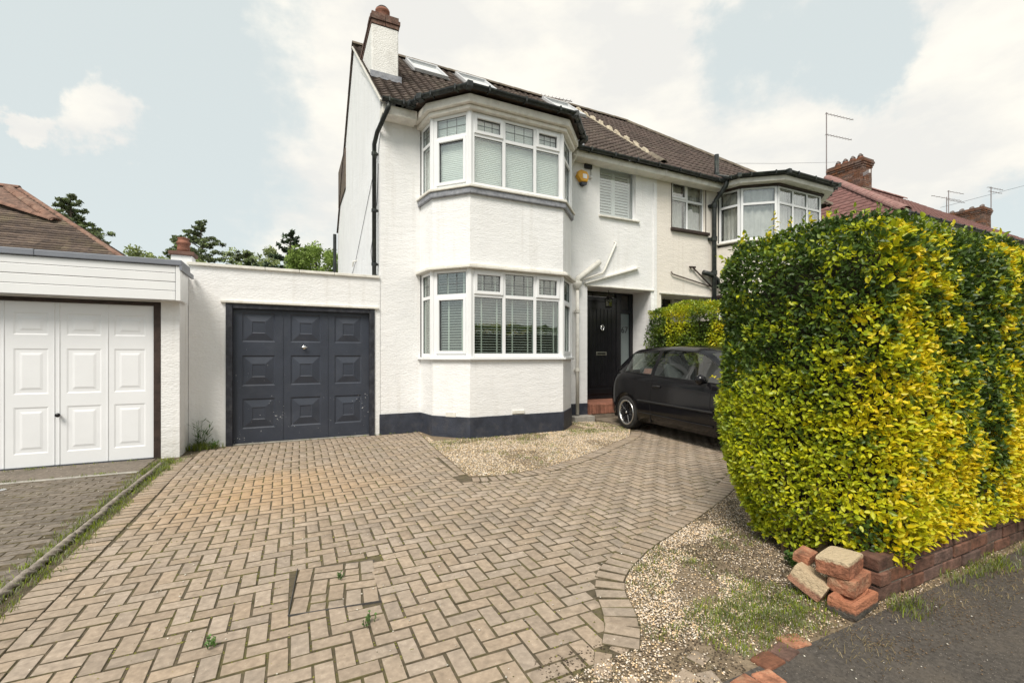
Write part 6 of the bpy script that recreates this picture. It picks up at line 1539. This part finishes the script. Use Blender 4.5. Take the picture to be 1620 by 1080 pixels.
        MB().tube([(X[k], s_ * (G_[k][2][0] + .000), .345 - (X[k] - 1) * .01) for k in ks], .012, 6).build('sill_crease', CARP, t, local=True)
        def seam(x, j0, j1, lean=0):
            return [(x + lean * (j - j0), s_ * (G_[int(round((x + lean * (j - j0)) / dx))][j][0] + .0015), G_[int(round((x + lean * (j - j0)) / dx))][j][1]) for j in range(j0, j1 + 1)]
        MB().tube(seam(1.32, 1, 8), .0035, 4).tube(seam(2.62, 2, 7), .0035, 4).build('door_seam', DARK, t, local=True)
        ks = range(2, int(2.9 / dx)); MB().tube([(X[k], s_ * (G_[k][6][0] + .004), G_[k][6][1] - .045) for k in ks], .006, 5).build('shoulder_crease', CARP, t, local=True)
        yy = G_[int(1.45 / dx)][5][0]
        MB().obox((1.47, s_ * (yy + .008), .80), (1, 0, 0), (0, 1, 0), (0, 0, 1), .085, .008, .020).tube([(1.40, s_ * (yy + .02), .805), (1.43, s_ * (yy + .038), .81), (1.53, s_ * (yy + .038), .81), (1.56, s_ * (yy + .02), .805)], .010, 7).build('door_handle', CARPL, t, local=True, smooth=True)
        mr_ = MB().lathe((2.52, s_ * .90, .965), [(.001, -.045), (.055, -.04), (.075, 0), (.06, .05), (.001, .075)], 14, 'x').tube([(2.50, s_ * .78, .93), (2.52, s_ * .86, .945)], .022, 6)
        mr_.build('mirror', CARP, t, local=True, smooth=True)
    # wheels
    for c in wc:
        for s_ in (-1, 1):
            yo = s_ * .715
            w = bpy.data.objects.new('wheel', None); COL.objects.link(w); w.parent = t; w.location = (c, yo, ZW)
            ty = MB(); ty.lathe((0, 0, 0), [(.215, -.085), (.262, -.095), (.288, -.082), (.295, -.05), (.295, .05), (.288, .082), (.262, .095), (.215, .085)], 40, 'y', close=True)
            ty.build('tyre', RUBBER, w, local=True, smooth=True)
            rm = MB(); o_ = s_ * .088
            rm.lathe((0, 0, 0), [(.222, o_ - s_ * .006), (.222, o_ + s_ * .006), (.212, o_ + s_ * .008), (.196, o_ + s_ * .001), (.190, o_ - s_ * .03), (.19, -o_), (.215, -o_)], 44, 'y', close=True); rm.build('rim', RIM, w, local=True, smooth=True)
            hb = MB(); hb.lathe((0, 0, 0), [(.188, -.02 * s_), (.188, -.022 * s_)], 24, 'y')
            for k in range(10):
                a = 2 * math.pi * k / 10
                for e2 in (-.10, .10):
                    hb.tube([(.03 * math.cos(a), o_ - s_ * .02, .03 * math.sin(a)), (.195 * math.cos(a + e2), o_ - s_ * .008, .195 * math.sin(a + e2))], .0085, 5)
            hb.lathe((0, 0, 0), [(.05, o_ - s_ * .03), (.045, o_ - s_ * .006)], 18, 'y'); hb.build('spokes', BLACKP, w, local=True)
            MB().lathe((0, 0, 0), [(.024, o_ - s_ * .01), (.022, o_ + s_ * .002), (.001, o_ + s_ * .005)], 14, 'y').build('hub_cap', RIM, w, local=True, smooth=True)
    # interior
    it = MB()
    for y in (-.36, .36):
        it.obox((1.70, y, .60), (1, 0, 0), (0, 1, 0), (0, 0, 1), .25, .22, .08).obox((1.46, y, .85), (.25, 0, -1), (0, 1, 0), (1, 0, .25), .32, .22, .06).obox((1.36, y, 1.20), (.2, 0, -1), (0, 1, 0), (1, 0, .2), .09, .11, .04)
    it.obox((.85, 0, .82), (.25, 0, -1), (0, 1, 0), (1, 0, .25), .28, .6, .07)
    it.build('seats', SEAT, t, local=True, bevel=.03)
    MB().box(.3, 2.6, -.66, .66, .26, .40).box(2.5, 2.8, -.66, .66, .5, .88).build('cabin_floor', CARPL, t, local=True)
    k = int(.95 / dx)
    MB().obox((1.08, -.685, 1.035), (1, 0, 0), (0, .35, 1), (0, 1, -.35), .10, .045, .002).build('window_sticker', PINK, t, local=True)
    # bumper line and number plate at the tail
    MB().tube([(.0, -.62, .50), (-.02, -.3, .50), (-.03, 0, .50), (-.02, .3, .50), (0, .62, .50)], .03, 8).build('bumper', CARPL, t, local=True, smooth=True)
    MB().tube([(.40, .0, 1.43), (.36, 0, 1.50)], .0, 3) if False else None
    return t
build_car()
